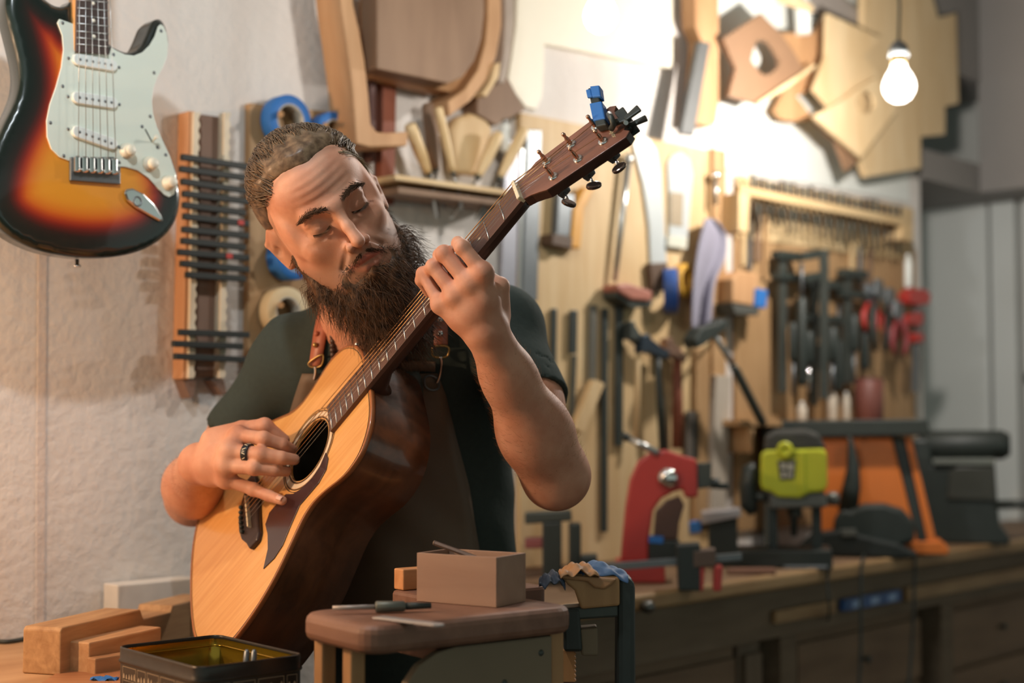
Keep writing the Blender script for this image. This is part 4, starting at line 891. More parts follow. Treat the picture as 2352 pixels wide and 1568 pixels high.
for i, (dx, lab) in enumerate(((-.004, 'left of the two steel punches leaning in the tin corner'), (.005, 'right of the two steel punches leaning in the tin corner'))):
    e_ = thing('steel_punch', lab, 'punch', (q.x+dx, q.y, .8525), 0, 'punches in the tin')
    MB().tube([(0, -.012, 0), (0, .004, .060), (0, .0065, .070), (0, .007, .073)], [.004, .004, .0034, .0015], 10).build('shaft', M_DSTEEL, e_); MB().tube([(0, .002, .052), (0, .0032, .056)], .0046, 10).build('collar', M_CHROME, e_)
# ---- offcut blocks on the left bench
AX = math.atan2(.43, .133)
def block(label, px, py, w_, l_, h_, mat, prof=None, rot=AX, name='wood_block', z=BT):
    """near left bottom corner at a pixel, length running away from the camera"""
    p = bt(px, py, z); e_ = thing(name, label, 'wood block', (p.x, p.y, z+.0003), rot, 'offcuts on the left bench')
    prof = prof or [(0, 0), (l_, 0), (l_, h_), (0, h_)]
    MB().prism(prof, 0, -w_, lambda u, v, w: Vector((u, w, v))).build('block', mat, e_, bevel=.0022); return e_
M_PB1 = wood('offcut_a', 'bd9468', '9a7049', 0, 18, 9, .65); M_PB2 = wood('offcut_b', 'c89c70', 'a9794f', 0, 22, 8, .65); M_PB3 = wood('offcut_c', 'b58a60', '946845', 0, 20, 8, .65)
block('longest wooden block on the left bench with a stepped top', 51, 1546, .062, .44, .066, M_PB1, [(0, 0), (.44, 0), (.44, .060), (.30, .060), (.295, .050), (.215, .050), (.205, .066), (.004, .066), (0, .062)])
block('medium wooden block lying right of the stepped one', 152, 1544, .040, .165, .044, M_PB2, rot=AX-.10)
block('small wooden stick lying in front of the medium block', 198, 1549, .020, .12, .024, M_PB3, rot=AX-.35)
block('square wooden block half hidden behind the guitar', 392, 1462, .042, .06, .036, M_PB2, rot=AX)
block('thin wooden strip lying beside the guitar\'s lower edge', 330, 1500, .012, .15, .012, M_PB3, rot=AX-.5)
wb = thing('white_block', 'white block leaning against the wall behind the offcuts', 'block', wp(wl(268, 1380, .05)[0], BT+.0003, 0), WA)
wbox(MB(), 0, .155, 0, .078, .006, .052).build('block', plain('white_foam', 'd6cec4', .7), wb, bevel=.003)
P = [tuple(bt(x, y, BT)) for x, y in ((96, 1572), (136, 1546), (300, 1540), (330, 1600), (120, 1620))]
mb = MB(); mb.add([Vector((a, b, BT+.0002)) for a, b, c in P]+[Vector((a, b, BT+.003)) for a, b, c in P], [tuple(range(5)), tuple(range(9, 4, -1))]+[(i, (i+1) % 5, (i+1) % 5+5, i+5) for i in range(5)])
tag(mb.build('veneer_sheet', wood('red_veneer', 'b07a52', '955f3c', 0, 14, 8, .5), None), 'reddish veneer sheet lying under the front edge of the blocks', 'veneer')
p = bt(240, 1566); o = MB().grid([[Vector((p.x+(i-3)*.006, p.y+(k-2)*.004, BT+.004+.004*math.sin(i*1.7+k*2.3))) for k in range(5)] for i in range(7)]).build('tape_scrap', M_BLUETAPE, None, solid=.0008); tag(o, 'crumpled scrap of blue tape on the left bench', 'tape')
cb_ = MB().tube([Vector(q_) for q_ in cat_rom([tuple(bt(-40, 1474)+Vector((0, 0, .004))), tuple(bt(10, 1479)+Vector((0, 0, .004))), tuple(bt(48, 1474)+Vector((0, 0, .004))), tuple(bt(70, 1468)+Vector((0, 0, .004)))], 5)], .0035, 8).build('lamp_cable', M_BLACK); tag(cb_, 'thin black cable lying on the left bench by the wall', 'cable')
# ---- wooden clamping stand
PZ = .98; N0 = bt(845, 1440, PZ); E1 = Vector((.803, .595, 0)); E2 = Vector((-.595, .803, 0)); ra_ = math.atan2(.595, .803)
st_ = thing('clamping_stand', 'worn wooden clamping stand with rounded jaw in the foreground', 'stand', (N0.x, N0.y, 0), ra_)
M_WORN = wood('worn_jaw', '8a6450', '6c4a3a', 1, 13, 6, .5); M_PEG = wood('peg_wood', 'b58a5e', '98704a', 2, 12, 7, .6); M_PANEL = plain('olive_panel', '7d6d57', .7, vary=.15, scale=10)
prof = [(0, PZ-.012), (.006, PZ-.003), (.02, PZ), (.34, PZ), (.34, PZ-.03), (.02, PZ-.033), (.004, PZ-.026)]
jw = []
P = rbox_pts(.30, .165, .03, 6)
MB().prism([(x+.15, y+.0825) for x, y in P], PZ, PZ-.033, XYZ).build('front_jaw', M_WORN, st_, bevel=.010, seg=3)
P = rbox_pts(.20, .09, .012, 4)
MB().prism([(x+.30, y+.235) for x, y in P], PZ, PZ-.033, XYZ).build('rear_jaw', M_WALNUT, st_, bevel=.005)
for y in (.078, .146): MB().box((.028, y, (PZ-.033)/2), (.020, .021, PZ-.033)).build('leg', M_PEG, st_, bevel=.003)
for y in (.035, .235): MB().box((.285, y, (PZ-.033)/2), (.022, .022, PZ-.033)).build('leg', M_PEG, st_, bevel=.003)
pn = [(.055, .55), (.272, .55), (.272, PZ-.036), (.13, PZ-.036), (.105, PZ-.040), (.08, PZ-.052), (.064, PZ-.07), (.055, PZ-.10)]
pl = MB().prism(pn, .018, .032, lambda u, v, w: Vector((u, w, v))).build('side_panel', M_PANEL, st_, bevel=.002)
MB().box((.20, .17, PZ-.05), (.14, .22, .02)).build('cross_rail', M_WALNUT, st_, bevel=.003); MB().box((.155, .14, .25), (.27, .22, .02)).build('lower_rail', M_WALNUT, st_, bevel=.003)
for x, z in ((.10, PZ-.10), (.20, PZ-.085), (.255, PZ-.055)):
    MB().lathe([(0, .002), (.003, .0018), (.0042, 0)], 10, Matrix.Translation((x, .018, z)) @ Matrix.Rotation(R(90), 4, 'X')).build('screw', M_DARKIRON, pl)
def on_jaw(px, py, dz=0): return bt(px, py, PZ+dz)
# ---- box on the stand
bN, bL, bR = on_jaw(1140, 1396), on_jaw(957, 1381), on_jaw(1246, 1387)
wv = bL-bN; dv = bR-bN; BW, BD, BH = wv.length, dv.length, .0605
bx = thing('wooden_box', 'open taupe wooden box standing on the clamping stand', 'box', (bN.x, bN.y, PZ+.0004), math.atan2(-wv.y, -wv.x))
M_BOX = wood('taupe_box', 'a98872', '957460', 0, 8, 6, .55)
TK = .0045; BD = max(BD, .07)
for nm, c_, d_ in (('wall', (-BW/2, TK/2, BH/2), (BW, TK, BH)), ('wall', (-BW/2, BD-TK/2, BH/2), (BW, TK, BH)), ('wall', (-TK/2, BD/2, BH/2), (TK, BD-2*TK, BH)), ('wall', (-BW+TK/2, BD/2, BH/2), (TK, BD-2*TK, BH)), ('floor_panel', (-BW/2, BD/2, .003), (BW-2*TK, BD-2*TK, .004))):
    MB().box(c_, d_).build(nm, M_BOX, bx, bevel=.0006)
fw = Vector((math.cos(bx.rotation_euler.z), math.sin(bx.rotation_euler.z), 0)); sw = Vector((-fw.y, fw.x, 0))
pa = at(997, 1246, 1.80); pb_ = at(1096, 1282, 1.768)
pc = thing('pencil', 'dark pencil poking out of the taupe wooden box', 'pencil', pb_); v_ = pa-pb_
MB().tube([(0, 0, 0), tuple(v_*.97)], .0032, 6, smooth=False).build('shaft', plain('brown_pencil', '5c4a40', .5), pc); MB().tube([tuple(v_*.97), tuple(v_)], [.0034, .003], 8).build('end', plain('pencil_end', '7a6454', .5), pc)
# ---- tools on the jaw
def lay(name, label, cat, parts, a, b, zr):
    A, B = on_jaw(*a, zr), on_jaw(*b, zr); e_ = thing(name, label, cat, A, math.atan2((B-A).y, (B-A).x)); L0 = (B-A).length
    return e_, L0
e_, L0 = lay('brush_pen', 'grey metal marking pen lying on the worn jaw', 'pen', None, (764, 1396), (990, 1390), .0075)
MB().tube([(0, 0, 0), (L0*.44, 0, 0)], .0028, 10).build('shaft', plain('pale_shaft', 'a89c94', .4, .3), e_)
MB().tube([(L0*.43, 0, 0), (L0*.44, 0, 0), (L0*.72, 0, 0), (L0*.74, 0, 0)], [.005, .0068, .0062, .004], 14).build('barrel', plain('grey_green', '66685e', .45, .3), e_)
MB().tube([(L0*.74, 0, 0), (L0, 0, 0)], [.0045, .0035], 10).build('tip', M_BLACK, e_)
e_, L0 = lay('steel_rule', 'thin steel blade with rounded end lying on the worn jaw', 'blade', None, (868, 1417), (1016, 1436), .002)
MB().prism([(0, .009), (0, -.009), (L0*.94, -.008), (L0*.985, -.005), (L0, 0), (L0*.985, .005), (L0*.94, .008)], .001, -.001, XYZ).build('blade', plain('grey_blade', 'a8a3a0', .4, .3), e_, bevel=.0003)
ps = thing('pine_stick', 'short bright pine stick lying behind the taupe box', 'wood block', bt(926, 1357, PZ), ra_)
MB().box((.07, .012, .0145), (.14, .024, .028)).build('stick', wood('bright_pine', 'd89a66', 'c0814e', 0, 14, 8, .5), ps, bevel=.002)
# ---- upright clamp with wooden cheek and blue rag
VD = 1.86
def vp(px, py, d=VD): return at(px, py, d)
v0 = vp(1435, 1400)
vs_ = thing('post_vise', 'black upright post vise with a notched wooden cheek', 'vise', (v0.x, v0.y, 0), 0)
def lv(px, py): p = vp(px, py); return (p.x-v0.x, p.z)
def vpoly(name, pts, y0, y1, mat, bv=.003): return MB().prism([lv(*p) for p in pts], y0, y1, lambda u, v, w: Vector((u, w, v))).build(name, mat, vs_, bevel=bv)
zb = vp(1435, 1568).z
mb = MB(); a, b = lv(1414, 1330)[0], lv(1456, 1330)[0]
vpoly('post', [(1416, 1322), (1440, 1316), (1456, 1334), (1456, 1600), (1414, 1600)], -.025, .03, M_BLACK, .008)
MB().box(((a+b)/2, 0, zb/2), (b-a, .055, zb)).build('column', M_BLACK, vs_, bevel=.004); MB().box(((a+b)/2, 0, .012), (.14, .14, .024)).build('foot', M_DARKIRON, vs_, bevel=.004)
vpoly('cheek', [(1282, 1316), (1318, 1312), (1420, 1318), (1420, 1384), (1332, 1392), (1318, 1350), (1300, 1334)], -.030, .035, M_PEG, .003)
vpoly('cheek_cap', [(1284, 1312), (1412, 1322), (1400, 1336), (1384, 1346), (1362, 1342), (1346, 1328), (1288, 1322)], -.038, .036, wood('cheek_top', 'b68a62', 'a07550', 0, 14, 6, .6), .003)
vpoly('moving_jaw', [(1290, 1392), (1330, 1392), (1336, 1490), (1294, 1490)], -.022, .022, M_BLACK, .004)
vpoly('arm', [(1294, 1392), (1420, 1382), (1420, 1412), (1296, 1420)], -.02, .02, M_DARKIRON, .003)
vpoly('guide_board', [(1330, 1440), (1372, 1436), (1372, 1500), (1334, 1500)], -.018, .02, M_PANEL, .003)
sp = thing('wood_rasp_strip', 'narrow lamplit wooden strip with toothed edge below the vise jaw', 'strip', (vp(1302, 1490).x, vp(1302, 1490).y, 0), 0)
zt, zb2 = vp(1302, 1492).z, vp(1302, 1562).z; wd = .0125
pts = [(-wd, zt), (wd*.8, zt)]
for k in range(14): z_ = zt-(zt-zb2)*(k+.5)/14; pts.append((wd*(.95 if k % 2 else .72), z_))
pts += [(wd*.8, zb2), (-wd, zb2)]
MB().prism(pts, -.008, .008, lambda u, v, w: Vector((u, w, v))).build('strip', wood('lit_strip', 'd29660', 'ba7c48', 2, 14, 7, .55), sp)  # warm lamplight put into the strip's orange colour
MB().box((0, .015, zt/2), (.02, .012, zt)).build('backing', M_WALNUT, sp)
# crumpled blue rag on the vise, dark rag behind the box
def rag(label, px, py, d, wpx, hpx, mat, seed, mat2=None, name='rag'):
    c = at(px, py, d); k_ = d/FPX; e2 = thing(name, label, 'rag', c, 0); rg = np.random.RandomState(seed); n, m = 16, 10; P = []; ph = rg.uniform(0, 6, 6)
    for i in range(n):
        row = []
        for j_ in range(m):
            x = (i/(n-1)-.5)*wpx*k_; y = (j_/(m-1)-.5)*.055; b = math.cos((i/(n-1)-.5)*3.0)*.9*math.cos((j_/(m-1)-.5)*2.6)
            z = hpx*k_*(b-.25)+.004*math.sin(i*1.1+ph[0]+j_*.8)+.003*math.sin(j_*2.1+ph[1]-i*.5)+.002*math.sin(i*2.7+j_*2.9+ph[2])
            row.append(Vector((x, y, z)))
        P.append(row)
    o = MB().grid(P).build('cloth', mat, e2, solid=.002, sub=1); return e2
r1 = rag('crumpled blue tape and paper lying on top of the wooden cheek', 1366, 1316, 1.86, 150, 36, plain('slate_blue_cloth', '45648a', .6, vary=.15), 5)
rag('brown crumpled paper under the blue scrap on the wooden cheek', 1330, 1312, 1.845, 90, 26, plain('brown_paper', 'a0764e', .6, vary=.15), 8, name='paper_scrap')
rag('dark blue rag hanging between the taupe box and the vise', 1268, 1334, 1.84, 60, 30, plain('navy_cloth', '2c3644', .7, vary=.2), 11)
# ================================================================== acoustic guitar (pose solved from its frets)
GT = c2w((-0.3891127, 2.14478518, -0.25108273))
GU = d2w((0.6138693, -0.37063012, 0.69699196)); GV = d2w((-0.18259234, 0.79232201, 0.58213904)); GW = d2w((-0.76800034, -0.48462268, 0.41870794))
GM = Matrix((( GU.x, GV.x, GW.x, GT.x), (GU.y, GV.y, GW.y, GT.y), (GU.z, GV.z, GW.z, GT.z), (0, 0, 0, 1)))
def G(u, v, w): return GT+GU*u+GV*v+GW*w
def gpl(px, py, h):               # pixel -> point h metres above the fretboard plane
    r = ray(px, py); o = Vector((0, 0, CAMZ)); t = ((GT+GW*h-o).dot(GW))/r.dot(GW); return o+r*t
ag = thing('acoustic_guitar', 'honey-coloured acoustic guitar with dark sides held by the man', 'guitar'); ag.matrix_world = GM
TW = -.007
half = [(.289, 0), (.2888, .036), (.285, .068), (.276, .093), (.262, .113), (.245, .126), (.22, .1315), (.198, .129), (.175, .122), (.15, .116), (.128, .1155), (.105, .123), (.077, .141), (.04, .165), (0, .183), (-.04, .193), (-.074, .197), (-.105, .194), (-.132, .182), (-.155, .161), (-.172, .131), (-.184, .095), (-.190, .05), (-.192, 0)]
full = half+[(u, -v) for u, v in half[-2:0:-1]]
ol = [(p[0], p[1]) for p in cat_rom([(a, b, 0) for a, b in full], 3, True)]
HC = (.138, -.003); HR = .0495
M_SPRUCE = wood('spruce_top', 'e8b06c', 'd69650', 0, 16, 26, .32, .5, .02)
M_ROSE = wood('rosewood_side', '6a4028', '3c2619', 0, 10, 9, .3, .6, .02)
M_BIND = plain('amber_binding', 'a8663a', .35, coat=.4); M_PURF = plain('dark_line', '2a1c14', .5); M_RING = plain('pale_ring', 'd8c0a0', .4)
M_EBONY = wood('ebony', '3a2a26', '241a18', 0, 20, 8, .4); M_BOARD = wood('fingerboard', '6a4c40', '4a352e', 0, 18, 9, .5)
M_NECKW = wood('neck_mahogany', '4a3026', '33211a', 0, 14, 8, .4, .3); M_HEADF = wood('head_veneer', '8a5c48', '6a4438', 0, 10, 11, .35, .3)
M_BONE = plain('bone', 'e2d4b4', .4, vary=.06)
rows = []
for f in (0, .12, .35, .6, .8, .93, 1.0):
    row = []
    for u, v in ol:
        a = math.atan2(v-HC[1], u-HC[0]); hx, hy = HC[0]+HR*math.cos(a), HC[1]+HR*math.sin(a)
        row.append(Vector((hx+(u-hx)*f, hy+(v-hy)*f, TW)))
    rows.append(row+[row[0]])
lip = [Vector((p.x, p.y, TW-.004)) for p in rows[0]]
MB().grid([lip]+rows, False).build('soundboard', M_SPRUCE, ag)
def depth(u): return .100+.018*(.289-u)/.48
cu = .03
def inset(p, k): 
    u, v = p; return (cu+(u-cu)*(1-k), v*(1-k))
sd = []
for w_, k in ((0, -.0015), (-.0008, .004), (-.5, .002), (-1, .004), (-1.02, .03)):
    row = [Vector((inset(p, k)[0], inset(p, k)[1], TW-.004+w_*depth(p[0]) if abs(w_) > .01 else TW-.004+w_)) for p in ol]; sd.append(row+[row[0]])
mb = MB(); mb.grid(sd[1:], True); mb.add(sd[-1][:-1], [tuple(range(len(ol)))])
mb.build('back_and_sides', M_ROSE, ag)
bb = [[Vector((inset(p, k)[0], inset(p, k)[1], TW+w_)) for p in ol] for w_, k in ((-.0065, .003), (-.0065, -.004), (-.001, -.005), (.0006, -.002), (.0006, .011), (-.001, .011))]
MB().grid([r_+[r_[0]] for r_ in bb], True).build('binding', M_BIND, ag)
p1_ = [inset(p, .0165) for p in ol]; p2_ = [inset(p, .0215) for p in ol]
MB().ring_prism(p1_, p2_, TW+.0004, TW-.001, XYZ).build('purfling', M_PURF, ag)
# rosette: three rings
for r0, r1, m_ in ((.0515, .0535, M_PURF), (.0545, .0615, M_RING), (.0625, .0640, M_PURF), (.0665, .0675, M_PURF)):
    MB().ring_prism(circle(HC[0], HC[1], r1, 48), circle(HC[0], HC[1], r0, 48), TW+.0006, TW-.001, XYZ).build('rosette_ring', m_, ag)
pgd = [(.176, -.049), (.180, -.066), (.172, -.083), (.152, -.092), (.125, -.092), (.104, -.092), (.082, -.108), (.056, -.130), (.034, -.136), (.006, -.132), (.020, -.104), (.022, -.074), (.018, -.050), (.030, -.036), (.058, -.036), (.074, -.038), (.092, -.055), (.113, -.0635), (.138, -.0675), (.160, -.062)]
MB().prism(pgd, TW+.0016, TW+.0002, XYZ).build('pickguard', plain('dark_guard', '3a2a2c', .2, coat=.5, vary=.2, scale=18), ag, bevel=.0005)
brd = [(.013, .030), (.010, -.030), (.010, -.062), (.004, -.074), (-.017, -.073), (-.024, -.055), (-.036, -.035), (-.042, -.012), (-.042, .012), (-.036, .036), (-.022, .058), (-.014, .078), (.006, .077), (.011, .060)]
bg = MB().prism(brd, TW+.0085, TW, XYZ).build('bridge', M_EBONY, ag, bevel=.003)
MB().box((-.010, 0, TW+.010), (.0032, .072, .010), Matrix.Rotation(R(2.5), 3, 'Z')).build('saddle', M_BONE, bg, bevel=.001)
SV = [.0265-.0106*k for k in range(6)]
for k in range(6):
    MB().lathe([(0, .0062), (.0022, .0058), (.0033, .0035), (.0027, 0)], 12, Matrix.Translation((-.0285-.002*(1-abs(k-2.5)/2.5), SV[k]*1.02, TW+.0083))).build('bridge_pin', M_BLACK, bg)
# fretboard
LS = .648
fr = lambda n: LS*2**(-n/12.0)
hw = lambda u: .0285+(.0222-.0285)*(u-fr(20))/(LS-fr(20))
e0 = fr(20)-.006
fbp = [(e0, hw(e0)), (e0, -hw(e0)), (LS, -hw(LS)), (LS, hw(LS))]
fbo = MB().prism(fbp, 0, TW, XYZ).build('fretboard', M_BOARD, ag, bevel=.0006)
for n in range(1, 21):
    u = fr(n); MB().tube([(u, hw(u)-.0004, .0003), (u, -hw(u)+.0004, .0003)], .0010, 6).build('fret', M_STEEL, fbo)
for n, vs_ in ((3, (0,)), (5, (0,)), (7, (0,)), (9, (0,)), (12, (.012, -.012)), (15, (0,)), (17, (0,))):
    u = (fr(n)+fr(n-1))/2
    for v in vs_: MB().prism([(u-.0045, v), (u, v+.0018), (u+.0045, v), (u, v-.0018)], .0003, -.0006, XYZ).build('inlay', M_BONE, fbo)
# neck (back of it rounded), heel
rows = []
for u in np.linspace(.270, LS+.004, 16):
    hw_ = hw(u)-.0003; d_ = .0165+.004*(LS-u)/.36
    if u < .31: d_ += .055*((.31-u)/.04)**1.5*.9
    rows.append([Vector((u, hw_*math.cos(a), TW+.0002-d_*math.sin(a)**.8 if math.sin(a) > 1e-6 else TW+.0002)) for a in np.linspace(0, math.pi, 13)])
mb = MB(); mb.grid(rows, True); mb.add(rows[-1], [tuple(range(13))]); mb.add(rows[0], [tuple(range(13))])
mb.build('neck', M_NECKW, ag)
# headstock
HA = R(16.5); ca, sa = math.cos(HA), math.sin(HA)
def H(a, v, w): return Vector((LS+.003+a*ca+w*sa, v, -.001-a*sa+w*ca))
ho = [(0, .0225), (.012, .0255), (.024, .0315), (.034, .0375), (.045, .0385), (.158, .0435), (.166, .036), (.160, .026), (.168, .014), (.172, 0), (.168, -.014), (.160, -.026), (.166, -.036), (.158, -.0435), (.045, -.0385), (.034, -.0375), (.024, -.0315), (.012, -.0255), (0, -.0225)]
hd = MB().prism(ho, -.0015, -.0155, H).build('headstock', M_NECKW, ag, bevel=.001)
MB().prism(ho, 0, -.0016, H).build('veneer', M_HEADF, hd, bevel=.0004)
MB().prism([(-.003, .0222), (.003, .0224), (.003, -.0224), (-.003, -.0222)], .0065, -.006, lambda a, v, w: Vector((LS+a, v, w))).build('nut', M_BONE, ag, bevel=.0012)
NV = [.018-.0072*k for k in range(6)]
posts = [(.049, .0205), (.089, .0205), (.129, .0205), (.129, -.0205), (.089, -.0205), (.049, -.0205)]
M_COPPER = plain('nickel_warm', 'd2aa92', .2, .95)
HROT = Matrix.Rotation(HA, 4, 'Y')
for k, (a, v) in enumerate(posts):
    m_ = Matrix.Translation(H(a, v, 0)) @ HROT
    tn = MB().lathe([(0, .0225), (.0022, .022), (.003, .0195), (.0021, .0165), (.0021, .015), (.0031, .012), (.0031, 0)], 12, m_).build('tuning_post', M_COPPER, ag)
    MB().lathe([(.003, .0028), (.0062, .0026), (.0075, .001), (.0075, 0)], 16, m_).build('bushing', M_CHROME, tn)
    sg = 1 if v > 0 else -1
    mb = MB(); mb.box(H(a, v+sg*.004, -.0215), (.017, .022, .011)); mb.build('gear_housing', M_DSTEEL, tn, bevel=.002)
    MB().tube([H(a, v+sg*.012, -.0215), H(a, v+sg*.034, -.0215)], .0024, 8).build('button_shaft', M_CHROME, tn)
    ang = [0, .6, 1.1, .3, .75, 1.3][k]
    mr = Matrix.Translation(H(a, v+sg*.041, -.0215)) @ Matrix.Rotation(ang, 4, 'Y')
    pr = [(math.cos(t)*.0105, math.sin(t)*.0075) for t in np.linspace(0, 2*math.pi, 17)[:-1]]
    MB().prism(pr, .0027, -.0027, lambda x, y, z: mr @ Vector((x, y*sg, z))).build('button', plain('dark_chrome', '7a6a62', .15, .9), tn, bevel=.0018)
    sm = M_BRASS if k < 4 else M_STEEL
    rad = [.00062, .00052, .00042, .00034, .0002, .00016][k]*1.15
    MB().tube([(-.0285, SV[k]*1.02, TW+.009), (-.010, SV[k], TW+.0155), (LS, NV[k], .0062), H(a, v-sg*.003, .008)], rad, 6).build('string', plain('bronze_string', 'c89a6a', .3, .9) if k < 4 else M_STEEL, ag)
# maker's lettering on the head
def text_mesh(s, size, mat, name, parent, M4, extr=.0002):
    cu_ = bpy.data.curves.new('t', 'FONT'); cu_.body = s; cu_.size = size; cu_.extrude = extr; cu_.align_x = 'CENTER'; cu_.align_y = 'CENTER'; cu_.shear = .25; cu_.resolution_u = 3
    ob = bpy.data.objects.new('t', cu_); link(ob); dg = bpy.context.evaluated_depsgraph_get(); me = bpy.data.meshes.new_from_object(ob.evaluated_get(dg))
    bpy.data.objects.remove(ob); me.name = name; me.transform(M4); me.materials.clear(); me.materials.append(mat)
    o = bpy.data.objects.new(name, me); link(o); o.parent = parent; return o
hx = (H(1, 0, 0)-H(0, 0, 0)); hn = (H(0, 0, 1)-H(0, 0, 0)); hv = Vector((0, 1, 0)); o0 = H(.1455, -.0165, .0004)
tx = -hv; ty = hx
text_mesh('Taylor', .0092, plain('gold_inlay', 'dccaa0', .35, .3), 'lettering', hd, Matrix(((tx.x, ty.x, hn.x, o0.x), (tx.y, ty.y, hn.y, o0.y), (tx.z, ty.z, hn.z, o0.z), (0, 0, 0, 1))))
MB().tube([(.262, .118, TW-.012), (.268, .126, TW-.012)], [.004, .003], 10).build('strap_pin', M_CHROME, ag)
# ---- clip-on tuner with blue tape at the tip of the head
ct = thing('clip_tuner', 'black clip with a blue-taped arm clamped on the guitar head', 'clip'); ct.matrix_world = GM
mb = MB(); mb.prism([(.160, .016), (.174, .016), (.176, -.020), (.163, -.020)], .005, .0005, H); mb.build('upper_pad', M_BLACK, ct, bevel=.0015)
mb = MB(); mb.prism([(.156, .016), (.174, .016), (.176, -.020), (.158, -.020)], -.016, -.021, H); mb.build('lower_pad', M_BLACK, ct, bevel=.0015)
def hp(px, py, w):     # pixel -> local point on the head plane raised by w
    o = Vector((0, 0, CAMZ)); nn = (GM.to_3x3() @ hn).normalized(); q0 = GM @ H(.15, 0, w); r_ = ray(px, py); t_ = (q0-o).dot(nn)/r_.dot(nn); return GM.inverted() @ (o+r_*t_)
def blade(name, a, b, wpx, w, th, mat, parent, wpx2=None):
    d_ = Vector((b[0]-a[0], b[1]-a[1])).normalized(); q_ = Vector((-d_.y, d_.x)); w2 = (wpx2 or wpx)/2
    P4 = [(a[0]+q_.x*wpx/2, a[1]+q_.y*wpx/2), (a[0]-q_.x*wpx/2, a[1]-q_.y*wpx/2), (b[0]-q_.x*w2, b[1]-q_.y*w2), (b[0]+q_.x*w2, b[1]+q_.y*w2)]
    A = [hp(x, y, w) for x, y in P4]; B = [hp(x, y, w)-Vector(hn)*th for x, y in P4]
    return MB().add(A+B, [(0, 1, 2, 3), (7, 6, 5, 4), (0, 4, 5, 1), (1, 5, 6, 2), (2, 6, 7, 3), (3, 7, 4, 0)]).build(name, mat, parent, bevel=.0018)
blade('arm', (1359, 200), (1380, 288), 20, .012, .011, M_BLACK, ct, 24)
blade('tape_wrap', (1367, 234), (1375, 274), 29, .0135, .014, M_BLUETAPE, ct)
blade('tape_flag', (1365, 196), (1368, 221), 22, .015, .012, M_BLUETAPE, ct)
blade('tape_flag', (1350, 204), (1354, 222), 12, .016, .004, M_BLUETAPE, ct)
blade('upper_lever', (1406, 280), (1438, 270), 12, .010, .005, M_BLACK, ct, 10); blade('upper_lever', (1434, 272), (1467, 245), 9, .012, .004, M_BLACK, ct, 15)
blade('lower_lever', (1416, 306), (1446, 286), 10, -.006, .005, M_BLACK, ct, 10); blade('lower_lever', (1442, 287), (1484, 268), 8, -.006, .004, M_DARKIRON, ct, 13)
MB().tube([hp(1399, 262, .012), hp(1404, 272, .02), hp(1410, 285, .012), hp(1404, 296, .006)], .0042, 10).build('spring', M_DARKIRON, ct)
MB().tube([hp(1436, 281, .0), hp(1438, 282, .014)], .003, 10).build('pivot_pin', M_STEEL, ct)
# ================================================================== the man
class Grp:
    """signed distance group: list of primitives blended smoothly, culled by its own box"""
    def __init__(s, k=.01): s.ops = []; s.k = k; s.lo = np.full(3, 1e9); s.hi = np.full(3, -1e9)
    def _bb(s, pts, r):
        pts = np.atleast_2d(np.array(pts, float)); s.lo = np.minimum(s.lo, pts.min(0)-r); s.hi = np.maximum(s.hi, pts.max(0)+r)
    def cap(s, a, b, ra, rb=None, k=None):
        a = np.array(a, float); b = np.array(b, float); rb = ra if rb is None else rb
        s._bb([a, b], max(ra, rb)+.02); ab = b-a; L2 = ab @ ab+1e-12
        def f(P):
            t = np.clip(((P-a) @ ab)/L2, 0, 1); q = P-a-t[:, None]*ab
            return np.sqrt((q*q).sum(1))-(ra+(rb-ra)*t)
        s.ops.append(('u', f, s.k if k is None else k, np.minimum(a, b)-max(ra, rb), np.maximum(a, b)+max(ra, rb))); return s
    def ell(s, c, r, rot=None, k=None, op='u'):
        c = np.array(c, float); r = np.array(r, float)
        if op == 'u': s._bb([c], r.max()+.02)
        def f(P):
            q = P-c
            if rot is not None: q = q @ rot
            k0 = np.sqrt(((q/r)**2).sum(1)); k1 = np.sqrt(((q/(r*r))**2).sum(1))+1e-9
            return k0*(k0-1)/k1
        s.ops.append((op, f, s.k if k is None else k, c-r.max(), c+r.max())); return s
    def sub(s, f, k, c, r): s.ops.append(('s', f, k, c-r, c+r)); return s
    def __call__(s, P):
        out = np.full(len(P), 1.0)
        m = ((P > s.lo-.03) & (P < s.hi+.03)).all(1)
        if not m.any(): return out
        Q = P[m]; d = None; q0 = Q.min(0)-.022; q1 = Q.max(0)+.022
        for op, f, k, b0, b1 in s.ops:
            if (b1+k < q0).any() or (b0-k > q1).any() or (d is None and op == 's'): continue
            e = f(Q)
            if d is None: d = e
            elif op == 'u':
                if k > 0:
                    h = np.clip(.5+.5*(e-d)/k, 0, 1); d = e*(1-h)+d*h-k*h*(1-h)
                else: d = np.minimum(d, e)
            elif op == 's':
                h = np.clip(.5-.5*(d+e)/k, 0, 1); d = d*(1-h)-e*h+k*h*(1-h)
        if d is not None: out[m] = d
        return out
def smin(a, b, k):
    h = np.clip(.5+.5*(b-a)/k, 0, 1); return b*(1-h)+a*h-k*h*(1-h)
